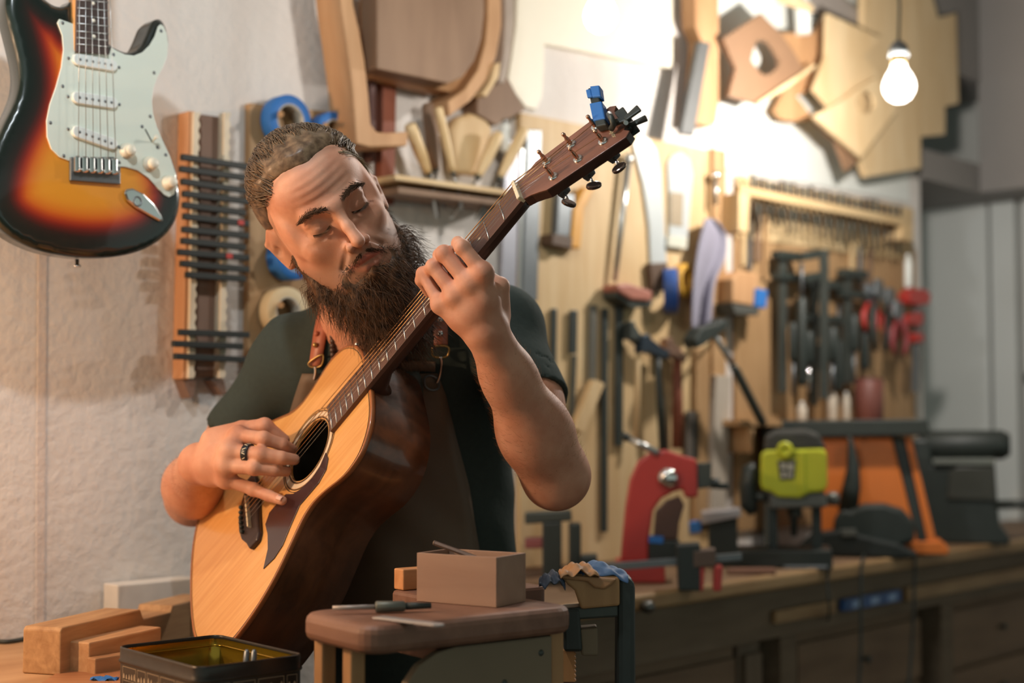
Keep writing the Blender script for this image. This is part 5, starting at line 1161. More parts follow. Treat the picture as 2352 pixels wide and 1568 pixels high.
def sdf_mesh(f, lo, hi, h):
    """sparse surface nets"""
    lo = np.array(lo, float); hi = np.array(hi, float); S = 8; H = h*S
    n = np.ceil((hi-lo)/H).astype(int)+1
    I = np.stack(np.meshgrid(*[np.arange(k) for k in n], indexing='ij'), -1).reshape(-1, 3)
    d = f(lo+(I+.5)*H); I = I[np.abs(d) < H*1.05]; tile = I//4; o = np.lexsort(tile.T); I = I[o]; tile = tile[o]; cuts = np.nonzero(np.any(np.diff(tile, axis=0) != 0, axis=1))[0]+1
    g = np.stack(np.meshgrid(*[np.arange(S+1)]*3, indexing='ij'), -1).reshape(-1, 3)
    N = n*S+2; keys = []; VV = []; EE = [[], [], []]
    for J in np.split(I, cuts):
        B = len(J)
        idx = J[:, None, :]*S+g[None]
        F = f((lo+idx.reshape(-1, 3)*h)).reshape(B, S+1, S+1, S+1)
        F = np.where(F == 0, 1e-9, F)
        cs = np.zeros((B, S, S, S, 3)); cn = np.zeros((B, S, S, S))
        sl = lambda o, sz=S: slice(o, o+sz)
        for ax in range(3):
            for o1 in (0, 1):
                for o2 in (0, 1):
                    st = [0, 0, 0]; oth = [k for k in range(3) if k != ax]; st[oth[0]] = o1; st[oth[1]] = o2
                    a = F[:, sl(st[0]), sl(st[1]), sl(st[2])]; st2 = list(st); st2[ax] = 1; b = F[:, sl(st2[0]), sl(st2[1]), sl(st2[2])]
                    x = (a < 0) != (b < 0); t = np.where(x, a/(a-b+1e-20), 0)
                    for q in range(3): cs[..., q] += np.where(x, (t if q == ax else st[q]), 0)
                    cn += x
        act = cn > 0; bi, i, j, k = np.nonzero(act)
        cell = J[bi]*S+np.stack([i, j, k], 1)
        VV.append(lo+(cell+cs[act]/cn[act][:, None])*h); keys.append((cell[:, 0]*N[1]+cell[:, 1])*N[2]+cell[:, 2])
        for ax in range(3):
            a = F[:, :S, :S, :S]; sh = [slice(0, S)]*3; sh[ax] = slice(1, S+1); b = F[:, sh[0], sh[1], sh[2]]
            x = (a < 0) != (b < 0); bi, i, j, k = np.nonzero(x)
            EE[ax].append(np.c_[J[bi]*S+np.stack([i, j, k], 1), (a[x] < 0)])
    K = np.concatenate(keys); V = np.concatenate(VV); o = np.argsort(K); K = K[o]; V = V[o]
    Q = []
    for ax in range(3):
        E = np.concatenate(EE[ax]); u = (ax+1) % 3; v = (ax+2) % 3; cs = []
        for du, dv in ((-1, -1), (0, -1), (0, 0), (-1, 0)):
            c = E[:, :3].copy(); c[:, u] += du; c[:, v] += dv; cs.append((c[:, 0]*N[1]+c[:, 1])*N[2]+c[:, 2])
        q = np.stack(cs, 1); p = np.searchsorted(K, q); p = np.clip(p, 0, len(K)-1); ok = (K[p] == q).all(1)
        p = p[ok]; inside = E[ok, 3] > 0; p[~inside] = p[~inside][:, ::-1]; Q.append(p)
    return V, np.concatenate(Q)
def raw_mesh(name, V, Q, mat, parent=None, smooth=True):
    me = bpy.data.meshes.new(name); me.from_pydata(V.tolist() if hasattr(V, 'tolist') else V, [], Q.tolist() if hasattr(Q, 'tolist') else Q)
    me.polygons.foreach_set('use_smooth', [smooth]*len(me.polygons)); me.update(); me.materials.append(mat)
    o = bpy.data.objects.new(name, me); link(o); o.parent = parent; return o
def relax(V, Q, it=2, lam=.5):
    n = len(V)
    for _ in range(it):
        acc = np.zeros_like(V); cnt = np.zeros(n)
        for a, b in ((0, 1), (1, 2), (2, 3), (3, 0)):
            for x, y in ((a, b), (b, a)): np.add.at(acc, Q[:, x], V[Q[:, y]]); np.add.at(cnt, Q[:, x], 1)
        V = V+lam*(acc/np.maximum(cnt, 1)[:, None]-V)
    return V
A_ = lambda px, py, d: np.array(at(px, py, d))
man = thing('person', 'bearded man in a black T-shirt and leather apron playing the acoustic guitar', 'person', (-.145, 2.32, 0))
MANL = np.array((-.145, 2.32, 0))
def mm(name, V, Q, mat, parent=None): return raw_mesh(name, np.array(V)-MANL, Q, mat, parent or man)
# ---- skeleton (pixel, depth)
RS, LS_ = A_(674, 826, 2.29), A_(1150, 762, 2.25)
RE, RWr = A_(444, 1142, 2.385), A_(452, 1066, 2.165)
LE, LWr = A_(1277, 1092, 2.075), A_(1120, 765, 1.935)
NB_ = A_(850, 745, 2.235)
# ---- head frame
HX = np.array(d2w((-0.81093347, -0.21455882, -0.54438168))); HY = np.array(d2w((0.33965854, -0.93016715, -0.13935977))); HZ = np.array(d2w((-0.47646509, -0.29791539, 0.82718041)))
HO = np.array(c2w((-0.27192, 2.0588, 0.18964))); HR_ = np.stack([HX, HY, HZ], 1)       # columns: his right, forward, up
def hd_(x, y, z): return HO+HR_ @ np.array((x, y, z), float)
def hl(P): return (P-HO) @ HR_
hg = Grp(.012)
def hell(c, r, k=None, op='u', rot=None):
    R2 = HR_ if rot is None else HR_ @ np.array(rot); hg.ell(hd_(*c), r, R2, k, op)
def hcap(a, b, ra, rb=None, k=None): hg.cap(hd_(*a), hd_(*b), ra, rb, k)
hell((0, -.014, .036), (.0765, .098, .084)); hell((0, .036, .045), (.064, .058, .055), .03); hell((0, .028, -.035), (.062, .066, .085), .03)
hell((0, .046, -.088), (.050, .048, .040), .03); hcap((-.058, .012, -.055), (-.030, .062, -.105), .018, .02, .03); hcap((.058, .012, -.055), (.030, .062, -.105), .018, .02, .03)
hcap((-.035, .0815, .0165), (-.008, .0925, .0130), .0098, .0098, .012); hcap((.035, .0815, .0165), (.008, .0925, .0130), .0098, .0098, .012)
for s in (-1, 1):
    hell((s*.046, .062, -.030), (.019, .017, .017), .022)
    hell((s*.064, .03, .0), (.012, .03, .03), .02)
hcap((0, .078, -.066), (0, .080, -.085), .022, .020, .02)
hcap((0, .076, -.112), (0, .078, -.106), .021, .018, .02)
def hsub(c, r, k):
    c = hd_(*c); hg.sub(lambda P: np.sqrt(((P-c)**2).sum(1))-r, k, c, r)
for s in (-1, 1):
    hsub((s*.030, .1010, -.004), .0178, .012)
    hell((s*.0315, .0765, -.0035), (.0150, .0125, .0120), .004)          # closed, lowered lids
    hell((s*.0315, .0785, .0060), (.0165, .0075, .0035), .006)           # fold above the lid
    hell((s*.0315, .0770, -.0145), (.0150, .0070, .0035), .007)          # lower bag
hcap((0, .090, .012), (0, .1050, -.020), .0068, .0078, .010); hcap((0, .1050, -.020), (0, .1175, -.0415), .0078, .0098, .006)
for s in (-1, 1): hell((s*.0125, .1015, -.0465), (.0078, .0105, .0078), .006)
hell((0, .1000, -.0520), (.009, .010, .005), .006)
hsub((.0062, .1060, -.0540), .0036, .003); hsub((-.0062, .1060, -.0540), .0036, .003)
for s in (-1, 1):
    for t_ in np.linspace(0, 1, 7): hsub((s*(.0165+.018*t_), .1010-.0150*t_, -.0450-.026*t_), .0028, .005)
LIPU = [((-.0235, .0905, -.0755), (-.008, .1020, -.0700)), ((-.008, .1020, -.0700), (.008, .1020, -.0700)), ((.008, .1020, -.0700), (.0235, .0905, -.0755))]
LIPD = [((-.021, .0905, -.0785), (-.007, .1005, -.0835)), ((-.007, .1005, -.0835), (.007, .1005, -.0835)), ((.007, .1005, -.0835), (.021, .0905, -.0785))]
for a, b in LIPU: hcap(a, b, .0040, .0040, .003)
for a, b in LIPD: hcap(a, b, .0050, .0050, .003)
for s in (-1, 1):
    hell((s*.081, -.012, -.016), (.0075, .0185, .0320), .006, rot=[[math.cos(.35*s), -math.sin(.35*s), 0], [math.sin(.35*s), math.cos(.35*s), 0], [0, 0, 1]])
    hcap((s*.082, -.016, .014), (s*.092, -.028, -.004), .0045, .0045, .004); hcap((s*.092, -.028, -.004), (s*.082, -.010, -.044), .0045, .006, .004)
    hsub((s*.0900, -.008, -.016), .0085, .005)
# neck
hg.cap(hd_(0, -.018, -.050), NB_+np.array((0, .01, -.01)), .058, .060, .03)
hg.cap(hd_(0, .0, -.07), NB_+np.array((0, -.02, .0)), .050, .052, .03)
# ---- core of the trunk under the shirt
tg = Grp(.05)
tg.cap(RS, LS_, .050, .050); tg.cap(NB_, NB_+np.array((.03, .06, -.22)), .07, .09); tg.cap(NB_+np.array((0, .03, -.03)), RS, .042, .042); tg.cap(NB_+np.array((0, .03, -.03)), LS_, .042, .045)
# ---- right arm with picking hand
ra = Grp(.02)
mid = lambda a, b, t: a+(b-a)*t
ra.cap(RS, mid(RS, RE, .55), .046, .043); ra.cap(mid(RS, RE, .55), RE, .043, .040, .03)
ra.cap(RE, mid(RE, RWr, .38), .043, .046, .03); ra.cap(mid(RE, RWr, .35), RWr, .046, .029, .03)
def hand(g, wrist, mcp, pip, dip, tip, rad, thumb, trad, palm_r=.016):
    W = wrist; up = None
    for i in range(4):
        g.cap(W+(mcp[i]-W)*.12, mcp[i], palm_r+.004, rad[i]*1.12, .016)
        if i < 3: g.cap(mcp[i], mcp[i+1], rad[i]*1.0, rad[i+1]*1.0, .012)
        if i < 3: g.cap(mid(W, mcp[i], .55), mid(W, mcp[i+1], .55), palm_r, palm_r, .014)
        a, b, c, d = mcp[i], pip[i], dip[i], tip[i]
        g.cap(a, b, rad[i]*1.06, rad[i]*.98, .006); g.ell(b, [rad[i]*1.07]*3, None, .004)
        g.cap(b, c, rad[i]*.97, rad[i]*.88, .003); g.cap(c, d, rad[i]*.88, rad[i]*.74, .003)
        g.ell(a, [rad[i]*1.18]*3, None, .008)
    t0, t1, t2, t3 = thumb
    g.cap(t0, t1, trad*1.7, trad*1.15, .014); g.cap(t1, t2, trad*1.1, trad*1.0, .005); g.ell(t2, [trad*1.06]*3, None, .004); g.cap(t2, t3, trad, trad*.78, .004)
rmcp = [A_(546, 1000, 2.105), A_(527, 1037, 2.088), A_(519, 1069, 2.088), A_(520, 1101, 2.098)]
rpip = [A_(606, 1007, 2.080), A_(599, 1043, 2.068), A_(584, 1074, 2.066), A_(583, 1124, 2.085)]
rdip = [A_(648, 1020, 2.090), A_(646, 1051, 2.072), A_(630, 1079, 2.074), A_(619, 1139, 2.068)]
rtip = [A_(672, 1032, 2.108), A_(676, 1055, 2.086), A_(658, 1082, 2.086), A_(648, 1149, 2.050)]
hand(ra, RWr, rmcp, rpip, rdip, rtip, [.0105, .0113, .0106, .0096], [A_(492, 1010, 2.135), A_(556, 986, 2.130), A_(608, 978, 2.118), A_(652, 1010, 2.125)], .0115, .019)
# ---- left arm with fretting hand
la = Grp(.02)
la.cap(LS_, mid(LS_, LE, .5), .053, .049); la.cap(mid(LS_, LE, .5), LE, .049, .043, .03)
la.cap(LE, mid(LE, LWr, .33), .045, .049, .03); la.cap(mid(LE, LWr, .30), mid(LE, LWr, .72), .049, .036, .03); la.cap(mid(LE, LWr, .7), LWr, .036, .0295, .02)
def gh(px, py, h): return np.array(gpl(px, py, h))
GL = lambda u, v, w: np.array(G(u, v, w))
lmcp = [gh(1110, 626, -.004), gh(1079, 652, -.001), gh(1047, 679, .002), gh(1012, 699, .005)]
lpip = [gh(1062, 568, .030), gh(1020, 582, .038), gh(996, 612, .036), gh(972, 628, .033)]
ltip = [GL(.540, .006, .008), GL(.500, .014, .008), GL(.478, .004, .008), GL(.455, -.004, .008)]
ldip = [mid(p, t, .5)+np.array(GW)*.009 for p, t in zip(lpip, ltip)]
hand(la, LWr, lmcp, lpip, ldip, ltip, [.0104, .0110, .0103, .0090], [A_(1142, 722, 1.955), GL(.536, -.050, -.045), GL(.512, .012, -.040), GL(.497, .040, -.008)], .0112, .018)
def skin_f(P):
    d0 = hg(P); L = hl(P); m_ = (np.abs(d0) < .01) & (L[:, 2] > .022) & (L[:, 1] > .04)
    if m_.any():
        l_ = L[m_]; d0[m_] += .00035*np.sin(l_[:, 2]*560+2.2*np.sin(l_[:, 0]*38+.6))*np.clip((l_[:, 2]-.022)/.012, 0, 1)*np.clip((.08-l_[:, 2])/.02, 0, 1)*np.clip((.05-np.abs(l_[:, 0]))/.02, 0, 1)
    d = smin(d0, tg(P), .03); d = smin(d, ra(P), .012); d = smin(d, la(P), .012); return d
lo = np.min([g.lo for g in (hg, tg, ra, la)], 0)-.01; hi = np.max([g.hi for g in (hg, tg, ra, la)], 0)+.01
V, Q = sdf_mesh(skin_f, lo, hi, .0019); V = relax(V, Q, 1, .4)
def skin_mat():
    m, nt, b = base('skin'); N = nt.nodes; L = nt.links
    tc = N.new('ShaderNodeTexCoord'); n1 = N.new('ShaderNodeTexNoise'); n1.inputs['Scale'].default_value = 22; n1.inputs['Detail'].default_value = 5
    n2 = N.new('ShaderNodeTexNoise'); n2.inputs['Scale'].default_value = 420; n2.inputs['Detail'].default_value = 3
    L.new(tc.outputs['Object'], n1.inputs['Vector']); L.new(tc.outputs['Object'], n2.inputs['Vector'])
    cr = N.new('ShaderNodeValToRGB'); e = cr.color_ramp.elements; e[0].position = .35; e[0].color = col('c08468'); e[1].position = .65; e[1].color = col('d29c80')
    L.new(n1.outputs['Fac'], cr.inputs[0])
    at_ = N.new('ShaderNodeAttribute'); at_.attribute_name = 'lip'; mx = N.new('ShaderNodeMix'); mx.data_type = 'RGBA'; mx.inputs[7].default_value = col('a8604e')
    L.new(at_.outputs['Fac'], mx.inputs[0]); L.new(cr.outputs[0], mx.inputs[6])
    a2 = N.new('ShaderNodeAttribute'); a2.attribute_name = 'stubble'; m2 = N.new('ShaderNodeMix'); m2.data_type = 'RGBA'; m2.inputs[7].default_value = col('7a5a46')
    L.new(a2.outputs['Fac'], m2.inputs[0]); L.new(mx.outputs[2], m2.inputs[6]); L.new(m2.outputs[2], b.inputs['Base Color'])
    b.inputs['Roughness'].default_value = .55; b.inputs['Specular IOR Level'].default_value = .35; b.inputs['Subsurface Weight'].default_value = .18; b.inputs['Subsurface Scale'].default_value = .006; b.inputs['Subsurface Radius'].default_value = (1, .35, .2)
    bp = N.new('ShaderNodeBump'); bp.inputs['Strength'].default_value = .18; bp.inputs['Distance'].default_value = .001; L.new(n2.outputs['Fac'], bp.inputs['Height']); L.new(bp.outputs[0], b.inputs['Normal'])
    return m
M_SKIN = skin_mat()
body_o = mm('body', V, Q, M_SKIN)
def seg_d(P, a, b):
    ab = b-a; t = np.clip(((P-a) @ ab)/(ab @ ab), 0, 1); q = P-a-t[:, None]*ab; return np.sqrt((q*q).sum(1))
Lq = hl(V); dl = np.min([seg_d(Lq, np.array(a), np.array(b)) for a, b in LIPU+LIPD], 0)
lipv = np.clip((.0072-dl)/.0025, 0, 1)*(Lq[:, 1] > .085)
at_ = body_o.data.attributes.new('lip', 'FLOAT', 'POINT'); at_.data.foreach_set('value', lipv.astype(np.float32))
# hairline: height above which hair grows, by how far forward
def hairline(y): return np.interp(y, [-.12, -.06, -.02, .01, .04, .07, .085, .1], [-.045, -.03, -.005, .028, .055, .083, .092, .11])
peak = lambda x: .010*np.exp(-(x/.02)**2)
und = np.clip(1-np.abs(Lq[:, 2]-(hairline(Lq[:, 1])-.02))/.035, 0, 1)*(np.abs(Lq[:, 0]) > .045)*(Lq[:, 1] < .035)*(Lq[:, 2] > -.04)*.6
und = np.maximum(und, np.clip(1-np.abs(Lq[:, 2]-(hairline(Lq[:, 1])-peak(Lq[:, 0])))/.011, 0, 1)*(Lq[:, 1] > .02)*.5)
jawst = np.clip((-.035-Lq[:, 2])/.03, 0, 1)*(np.sqrt((Lq**2).sum(1)) < .2)*(1-lipv)*.7
at_ = body_o.data.attributes.new('stubble', 'FLOAT', 'POINT'); at_.data.foreach_set('value', np.maximum(und, jawst*(Lq[:, 1] > 0)).astype(np.float32))
# ---- T-shirt, trousers, shoes
sg = Grp(.04)
CF = np.array((0, 0, 1.0))
c1, c2, c3 = A_(905, 905, 2.315), A_(948, 1180, 2.33), A_(962, 1460, 2.34)
sg.ell(c1, (.178, .118, .20)); sg.ell(c2, (.168, .118, .26), None, .06); sg.ell(c3, (.172, .125, .19), None, .06)
sg.cap(RS+np.array((.02, 0, -.005)), LS_+np.array((-.02, 0, -.005)), .062, .064, .05); sg.cap(NB_+np.array((0, .02, -.03)), RS, .068, .057, .05); sg.cap(NB_+np.array((0, .02, -.03)), LS_, .068, .060, .05)
rs_end, ls_end = mid(RS, RE, .56), mid(LS_, LE, .52)
rdirv = (RE-RS)/np.linalg.norm(RE-RS); ldirv = (LE-LS_)/np.linalg.norm(LE-LS_)
sleeve = Grp(.02)
sleeve.cap(RS, mid(RS, RE, .8), .060, .058); sleeve.cap(LS_, mid(LS_, LE, .8), .063, .062, .0)
sg.lo = np.minimum(sg.lo, sleeve.lo); sg.hi = np.maximum(sg.hi, sleeve.hi)
def wr(P):   # soft folds
    x, y, z = P.T
    return .0028*np.sin(34*z+9*x+3*np.sin(11*x+5*z))*np.sin(13*x-7*z+1)+.002*np.sin(60*x+25*z+2*np.sin(18*z))
def shirt_f(P):
    d = sg(P); s1 = np.maximum(sleeve(P), np.maximum((P-rs_end) @ rdirv, -1)); 
    near_r = P[:, 0] < -.18
    s1 = np.where(near_r, np.maximum(sleeve(P), (P-rs_end) @ rdirv), np.maximum(sleeve(P), (P-ls_end) @ ldirv))
    d = smin(d, s1, .03)
    hol = np.minimum(seg_d(P, RS, RE)-.052, seg_d(P, LS_, LE)-.056); endz = np.where(near_r, (rs_end-P) @ rdirv, (ls_end-P) @ ldirv)
    d = np.maximum(d, np.minimum(-hol, 1)*(endz < .05)+(-1)*(endz >= .05))
    # neckline
    q = P-(NB_+np.array((0, -.03, .075))); nk_ = np.sqrt(((q[:, 0]-.006)/.062)**2+(q[:, 1]/.09)**2+(q[:, 2]/.072)**2)-1
    d = np.maximum(d, -nk_*.08)
    return d+wr(P)
lo = sg.lo-.01; hi = sg.hi+.01
V, Q = sdf_mesh(shirt_f, lo, hi, .0042); V = relax(V, Q, 2, .5)
M_SHIRT = plain('black_cotton', '373f3b', .95, vary=.15, scale=120, bump=.15, spec=.2)
mm('t_shirt', V, Q, M_SHIRT)
tr = Grp(.03)
hipz = c3[2]-.12
tr.ell((c3[0], c3[1], hipz), (.165, .12, .13)); feet = []
for s in (-1, 1):
    ou = .10 if s < 0 else 0; hx_ = np.array((c3[0]+s*.088, c3[1], hipz-.05)); kn = np.array((c3[0]+s*(.11+ou), c3[1]-.05, .52)); an = np.array((c3[0]+s*(.12+ou), c3[1]+.02, .09)); feet.append(an)
    tr.cap(hx_, kn, .095, .066, .04); tr.cap(kn, an, .062, .052, .02)
V, Q = sdf_mesh(lambda P: np.maximum(tr(P), .06-P[:, 2]), tr.lo, tr.hi, .009)
mm('trousers', V, Q, plain('dark_trousers', '4a524d', .9, vary=.15, scale=60))
for an in feet:
    sh_ = Grp(.02); sh_.cap(an+np.array((0, .03, -.04)), an+np.array((0, -.14, -.052)), .048, .038); sh_.cap(an, an+np.array((0, .01, -.04)), .05, .05)
    V, Q = sdf_mesh(lambda P: np.maximum(sh_(P), .001-P[:, 2]), sh_.lo, sh_.hi, .008); mm('shoe', V, Q, M_BLACK)
# ---- things draped on the shirt: march the pixel ray to the shirt
def on_shirt_many(pp, off):
    pp = np.array(pp, float); r = np.stack([np.array(ray(x, y)) for x, y in pp]); r /= np.linalg.norm(r, axis=1)[:, None]; o = np.array((0, 0, CAMZ)); t = np.full(len(pp), 2.0)
    for _ in range(46):
        d = shirt_f(o+r*t[:, None]); t = np.minimum(t+np.clip(d*.8, -.02, .02), 2.6)
    miss = np.abs(shirt_f(o+r*t[:, None])) > .008
    if miss.any() and not miss.all(): t[miss] = np.median(t[~miss])
    return [Vector(p)-Vector(MANL) for p in o+r*(t-off)[:, None]]
def on_shirt(px, py, off=.004): return on_shirt_many([(px, py)], off)[0]
def ribbon(name, path, wpx, off, mat, parent=None, th=.003):
    pts = cat_rom([(x, y, 0) for x, y in path], 6); P = []
    for i, p in enumerate(pts):
        q = Vector(pts[min(i+1, len(pts)-1)])-Vector(pts[max(i-1, 0)]); q.normalize(); nn = Vector((-q.y, q.x, 0))
        P += [(p[0]+nn.x*wpx/2, p[1]+nn.y*wpx/2), (p[0], p[1]), (p[0]-nn.x*wpx/2, p[1]-nn.y*wpx/2)]
    P = on_shirt_many(P, off); P = [P[i:i+3] for i in range(0, len(P), 3)]
    return MB().grid(P).build(name, mat, parent or man, solid=th)
M_STRAP = plain('tan_leather', 'a85e42', .45, vary=.12, scale=40); M_APRON = plain('brown_leather', '66523f', .6, vary=.2, scale=16, bump=.1); M_APD = plain('black_leather', '39413b', .5, vary=.15)
def panel(name, rowsx, off, mat, th=.003, nx=9):
    ys = [r_[0] for r_ in rowsx]; P = []
    for y in np.linspace(ys[0], ys[-1], max(4, int((ys[-1]-ys[0])/22))):
        xl = np.interp(y, ys, [r_[1] for r_ in rowsx]); xr = np.interp(y, ys, [r_[2] for r_ in rowsx])
        P += [(xl+(xr-xl)*k/(nx-1), y) for k in range(nx)]
    P = on_shirt_many(P, off); P = [P[i:i+nx] for i in range(0, len(P), nx)]
    return MB().grid(P).build(name, mat, man, solid=th)
ap = panel('apron', [(858, 694, 1004), (900, 680, 1022), (1000, 650, 1046), (1120, 640, 1078), (1260, 640, 1100), (1420, 650, 1110)], .006, M_APRON, .003, 16)
fl = panel('bib_flap', [(846, 850, 960), (890, 850, 975), (930, 860, 970), (968, 895, 940)], .011, M_APD, .003, 8)
ribbon('bib_fold', [(922, 842), (960, 840), (1000, 842)], 22, .013, M_APRON)
st = ribbon('apron_strap', [(724, 842), (730, 800), (738, 752), (750, 708), (762, 684)], 28, .006, M_STRAP)
st2 = ribbon('apron_strap', [(1012, 792), (1012, 755), (1009, 722), (1005, 692)], 32, .006, M_STRAP)
def stud(px, py, r_, parent, mat, off=.011):
    c = on_shirt(px, py, off); m_ = Matrix.Translation(c) @ Matrix.Rotation(R(90), 4, 'X')
    MB().lathe([(0, .003), (r_*.6, .0026), (r_, .001), (r_, -.002)], 14, m_).build('rivet', mat, parent)
stud(1011, 735, .0042, st2, M_CHROME); stud(1011, 766, .0046, st2, M_CHROME); stud(727, 766, .004, st, M_STRAP); stud(724, 792, .004, st, M_BRASS)
stud(925, 883, .0082, ap, M_DSTEEL, .017)
def wire(name, path, r_, off, mat, closed=False, k=4):
    pts = on_shirt_many(path, off); pts = [Vector(p) for p in cat_rom(pts, k, closed)]
    return MB().tube(pts, r_, 8, closed=closed).build(name, mat, man)
wire('strap_buckle', [(996, 796), (1028, 796), (1030, 812), (1022, 820), (1000, 820), (993, 812)], .0016, .012, M_BRASS, True)
wire('snap_hook', [(1012, 818), (1014, 836), (1010, 862), (1002, 880)], .0026, .014, M_CHROME); wire('ring', [(976, 868), (990, 862), (1006, 872), (1008, 890), (994, 896), (978, 888)], .0016, .013, M_DSTEEL, True)
wire('strap_buckle', [(710, 832), (740, 814), (742, 830), (734, 842), (714, 842)], .0016, .011, M_BRASS, True); wire('snap_hook', [(724, 842), (725, 856), (722, 872)], .0024, .012, M_CHROME)
# bead necklaces
def beads(path, n, r_, mat, off=.006):
    pts = cat_rom([(x, y, 0) for x, y in path], 12); pts = np.array(pts)[:, :2]; L_s = np.r_[0, np.cumsum(np.hypot(*np.diff(pts, axis=0).T))]; mb = MB()
    s_ = L_s[-1]*(np.arange(n)+.5)/n
    for c in on_shirt_many(np.c_[np.interp(s_, L_s, pts[:, 0]), np.interp(s_, L_s, pts[:, 1])], off):
        prof = [(r_*math.sin(a), -r_*math.cos(a)) for a in np.linspace(0, math.pi, 6)]
        mb.lathe(prof, 8, Matrix.Translation(c))
    o = mb.build('bead_necklace', mat, man); return o
M_BEAD = plain('black_beads', '1e2422', .25, vary=.3, scale=200)
beads([(760, 690), (764, 730), (780, 762), (815, 778), (856, 772), (890, 756), (915, 730)], 22, .0062, M_BEAD, .007)
beads([(772, 684), (766, 740), (764, 790), (766, 830)], 14, .0050, plain('brown_beads', '4a342c', .35), .007)
# ring on the middle finger
c = mid(rmcp[1], rpip[1], .60); ax = Vector(rpip[1]-rmcp[1]).normalized(); q = ax.to_track_quat('Z', 'Y').to_matrix().to_4x4(); r_ = .0124
ringo = MB().lathe([(r_, -.0052), (r_+.0012, -.0052), (r_+.0016, -.0045), (r_+.0016, .0045), (r_+.0012, .0052), (r_, .0052)], 28, Matrix.Translation(Vector(c)-Vector(MANL)) @ q).build('finger_ring', plain('black_ring', '22262a', .35, .3), man)
for k in range(12):
    a = 2*math.pi*k/12
    MB().box((0, 0, 0), (.0004, .0011, .0058)).build('ring_mark', M_BONE, ringo).matrix_local = Matrix.Translation(Vector(c)-Vector(MANL)) @ q @ Matrix.Rotation(a, 4, 'Z') @ Matrix.Translation((r_+.0017, 0, 0)) @ Matrix.Rotation(.5 if k % 2 else -.3, 4, 'X')
# finger nail of the little finger resting on the guard
def nail(tip, dip, w_, up):
    d = Vector(tip-dip).normalized(); u = Vector(up); u = (u-d*u.dot(d)).normalized(); s_ = d.cross(u); o = Vector(tip)-Vector(MANL); P = []
    for i in range(5):
        t = (i/4-.62)*w_*1.5; row = []
        for k in range(5):
            a = (k/4-.5)*1.7; row.append(o+d*t+s_*math.sin(a)*w_*.62+u*(math.cos(a)*w_*.62+w_*.34-.0005-(.001 if i == 0 else 0)))
        P.append(row)
    MB().grid(P).build('fingernail', plain('nail', 'd8a894', .3), man, solid=.0005)
cam_dir = lambda p: np.array((0, 0, CAMZ))-p
nail(rtip[3], rdip[3], .0088, cam_dir(rtip[3])+np.array((0, 0, .6)))
nail(GL(.497, .040, -.008), GL(.512, .012, -.040), .0105, np.array(GV)+np.array(GW)*.2)
# ---- hair, brows, lashes, beard
def strands(name, roots, paths, rad, mat, parent=None, seg=3):
    """paths[i]: (m,3) world points"""
    vs = []; fs = []; b = 0
    ang = np.arange(seg)*2*math.pi/seg; ca_, sa_ = np.cos(ang), np.sin(ang)
    for P, r_ in zip(paths, rad):
        m = len(P); T = np.gradient(P, axis=0); T /= np.linalg.norm(T, axis=1)[:, None]+1e-12
        ref = np.array((.3, .2, .93)); U = np.cross(T, ref); U /= np.linalg.norm(U, axis=1)[:, None]+1e-9; W_ = np.cross(T, U)
        tp = np.linspace(1, .25, m)*r_
        ring = P[:, None]+(U[:, None]*ca_[None, :, None]+W_[:, None]*sa_[None, :, None])*tp[:, None, None]
        vs.append(ring.reshape(-1, 3))
        for i in range(m-1):
            for k in range(seg): fs.append((b+i*seg+k, b+i*seg+(k+1) % seg, b+(i+1)*seg+(k+1) % seg, b+(i+1)*seg+k))
        b += m*seg
    o = mm(name, np.concatenate(vs), fs, mat, parent); return o
def hair_mat(name, c1_, c2_, rough=.4):
    if name in MATS: return MATS[name]
    m, nt, b = base(name); N = nt.nodes; L = nt.links
    tc = N.new('ShaderNodeTexCoord'); n = N.new('ShaderNodeTexNoise'); n.inputs['Scale'].default_value = 90; n.inputs['Detail'].default_value = 3
    L.new(tc.outputs['Object'], n.inputs['Vector']); cr = N.new('ShaderNodeValToRGB'); e = cr.color_ramp.elements; e[0].position = .35; e[0].color = col(c2_); e[1].position = .68; e[1].color = col(c1_)
    L.new(n.outputs['Fac'], cr.inputs[0]); L.new(cr.outputs[0], b.inputs['Base Color']); b.inputs['Roughness'].default_value = rough; b.inputs['Specular IOR Level'].default_value = .3
    MATS[name] = m; return m
M_HAIR = hair_mat('dark_blond_hair', '7d664e', '4e3c2c'); M_BEARD = hair_mat('brown_beard', '6b4a30', '35271b', .6)
cran = Grp(.03); cran.ell(hd_(0, -.014, .036), (.0765, .098, .084), HR_); cran.ell(hd_(0, .036, .045), (.064, .058, .055), HR_, .03)
def hair_f(P):
    L = hl(P); d = cran(P)-.0085-.0015*np.sin(L[:, 0]*260+3*np.sin(L[:, 1]*30))*np.clip((.09-L[:, 1])/.05, 0, 1)
    edge = (L[:, 2]-(hairline(L[:, 1])-peak(L[:, 0])+.012*np.clip((np.abs(L[:, 0])-.03)/.03, 0, 1)*(L[:, 1] > .03)))
    taper = np.clip(edge/.02, 0, 1)
    d = d+.0085*(1-taper)
    bun = np.sqrt(((L-np.array((-.01, -.112, .045)))**2).sum(1))-.034
    return smin(np.maximum(d, -edge*.7), bun, .015)
V, Q = sdf_mesh(hair_f, HO-.2, HO+.22, .0024); V = relax(V, Q, 2, .5)
hair_o = mm('hair', V, Q, M_HAIR)
rng = np.random.RandomState(3)
paths = []; rad = []
ec = np.array((0, -.014, .036)); er = np.array((.0765, .098, .084))
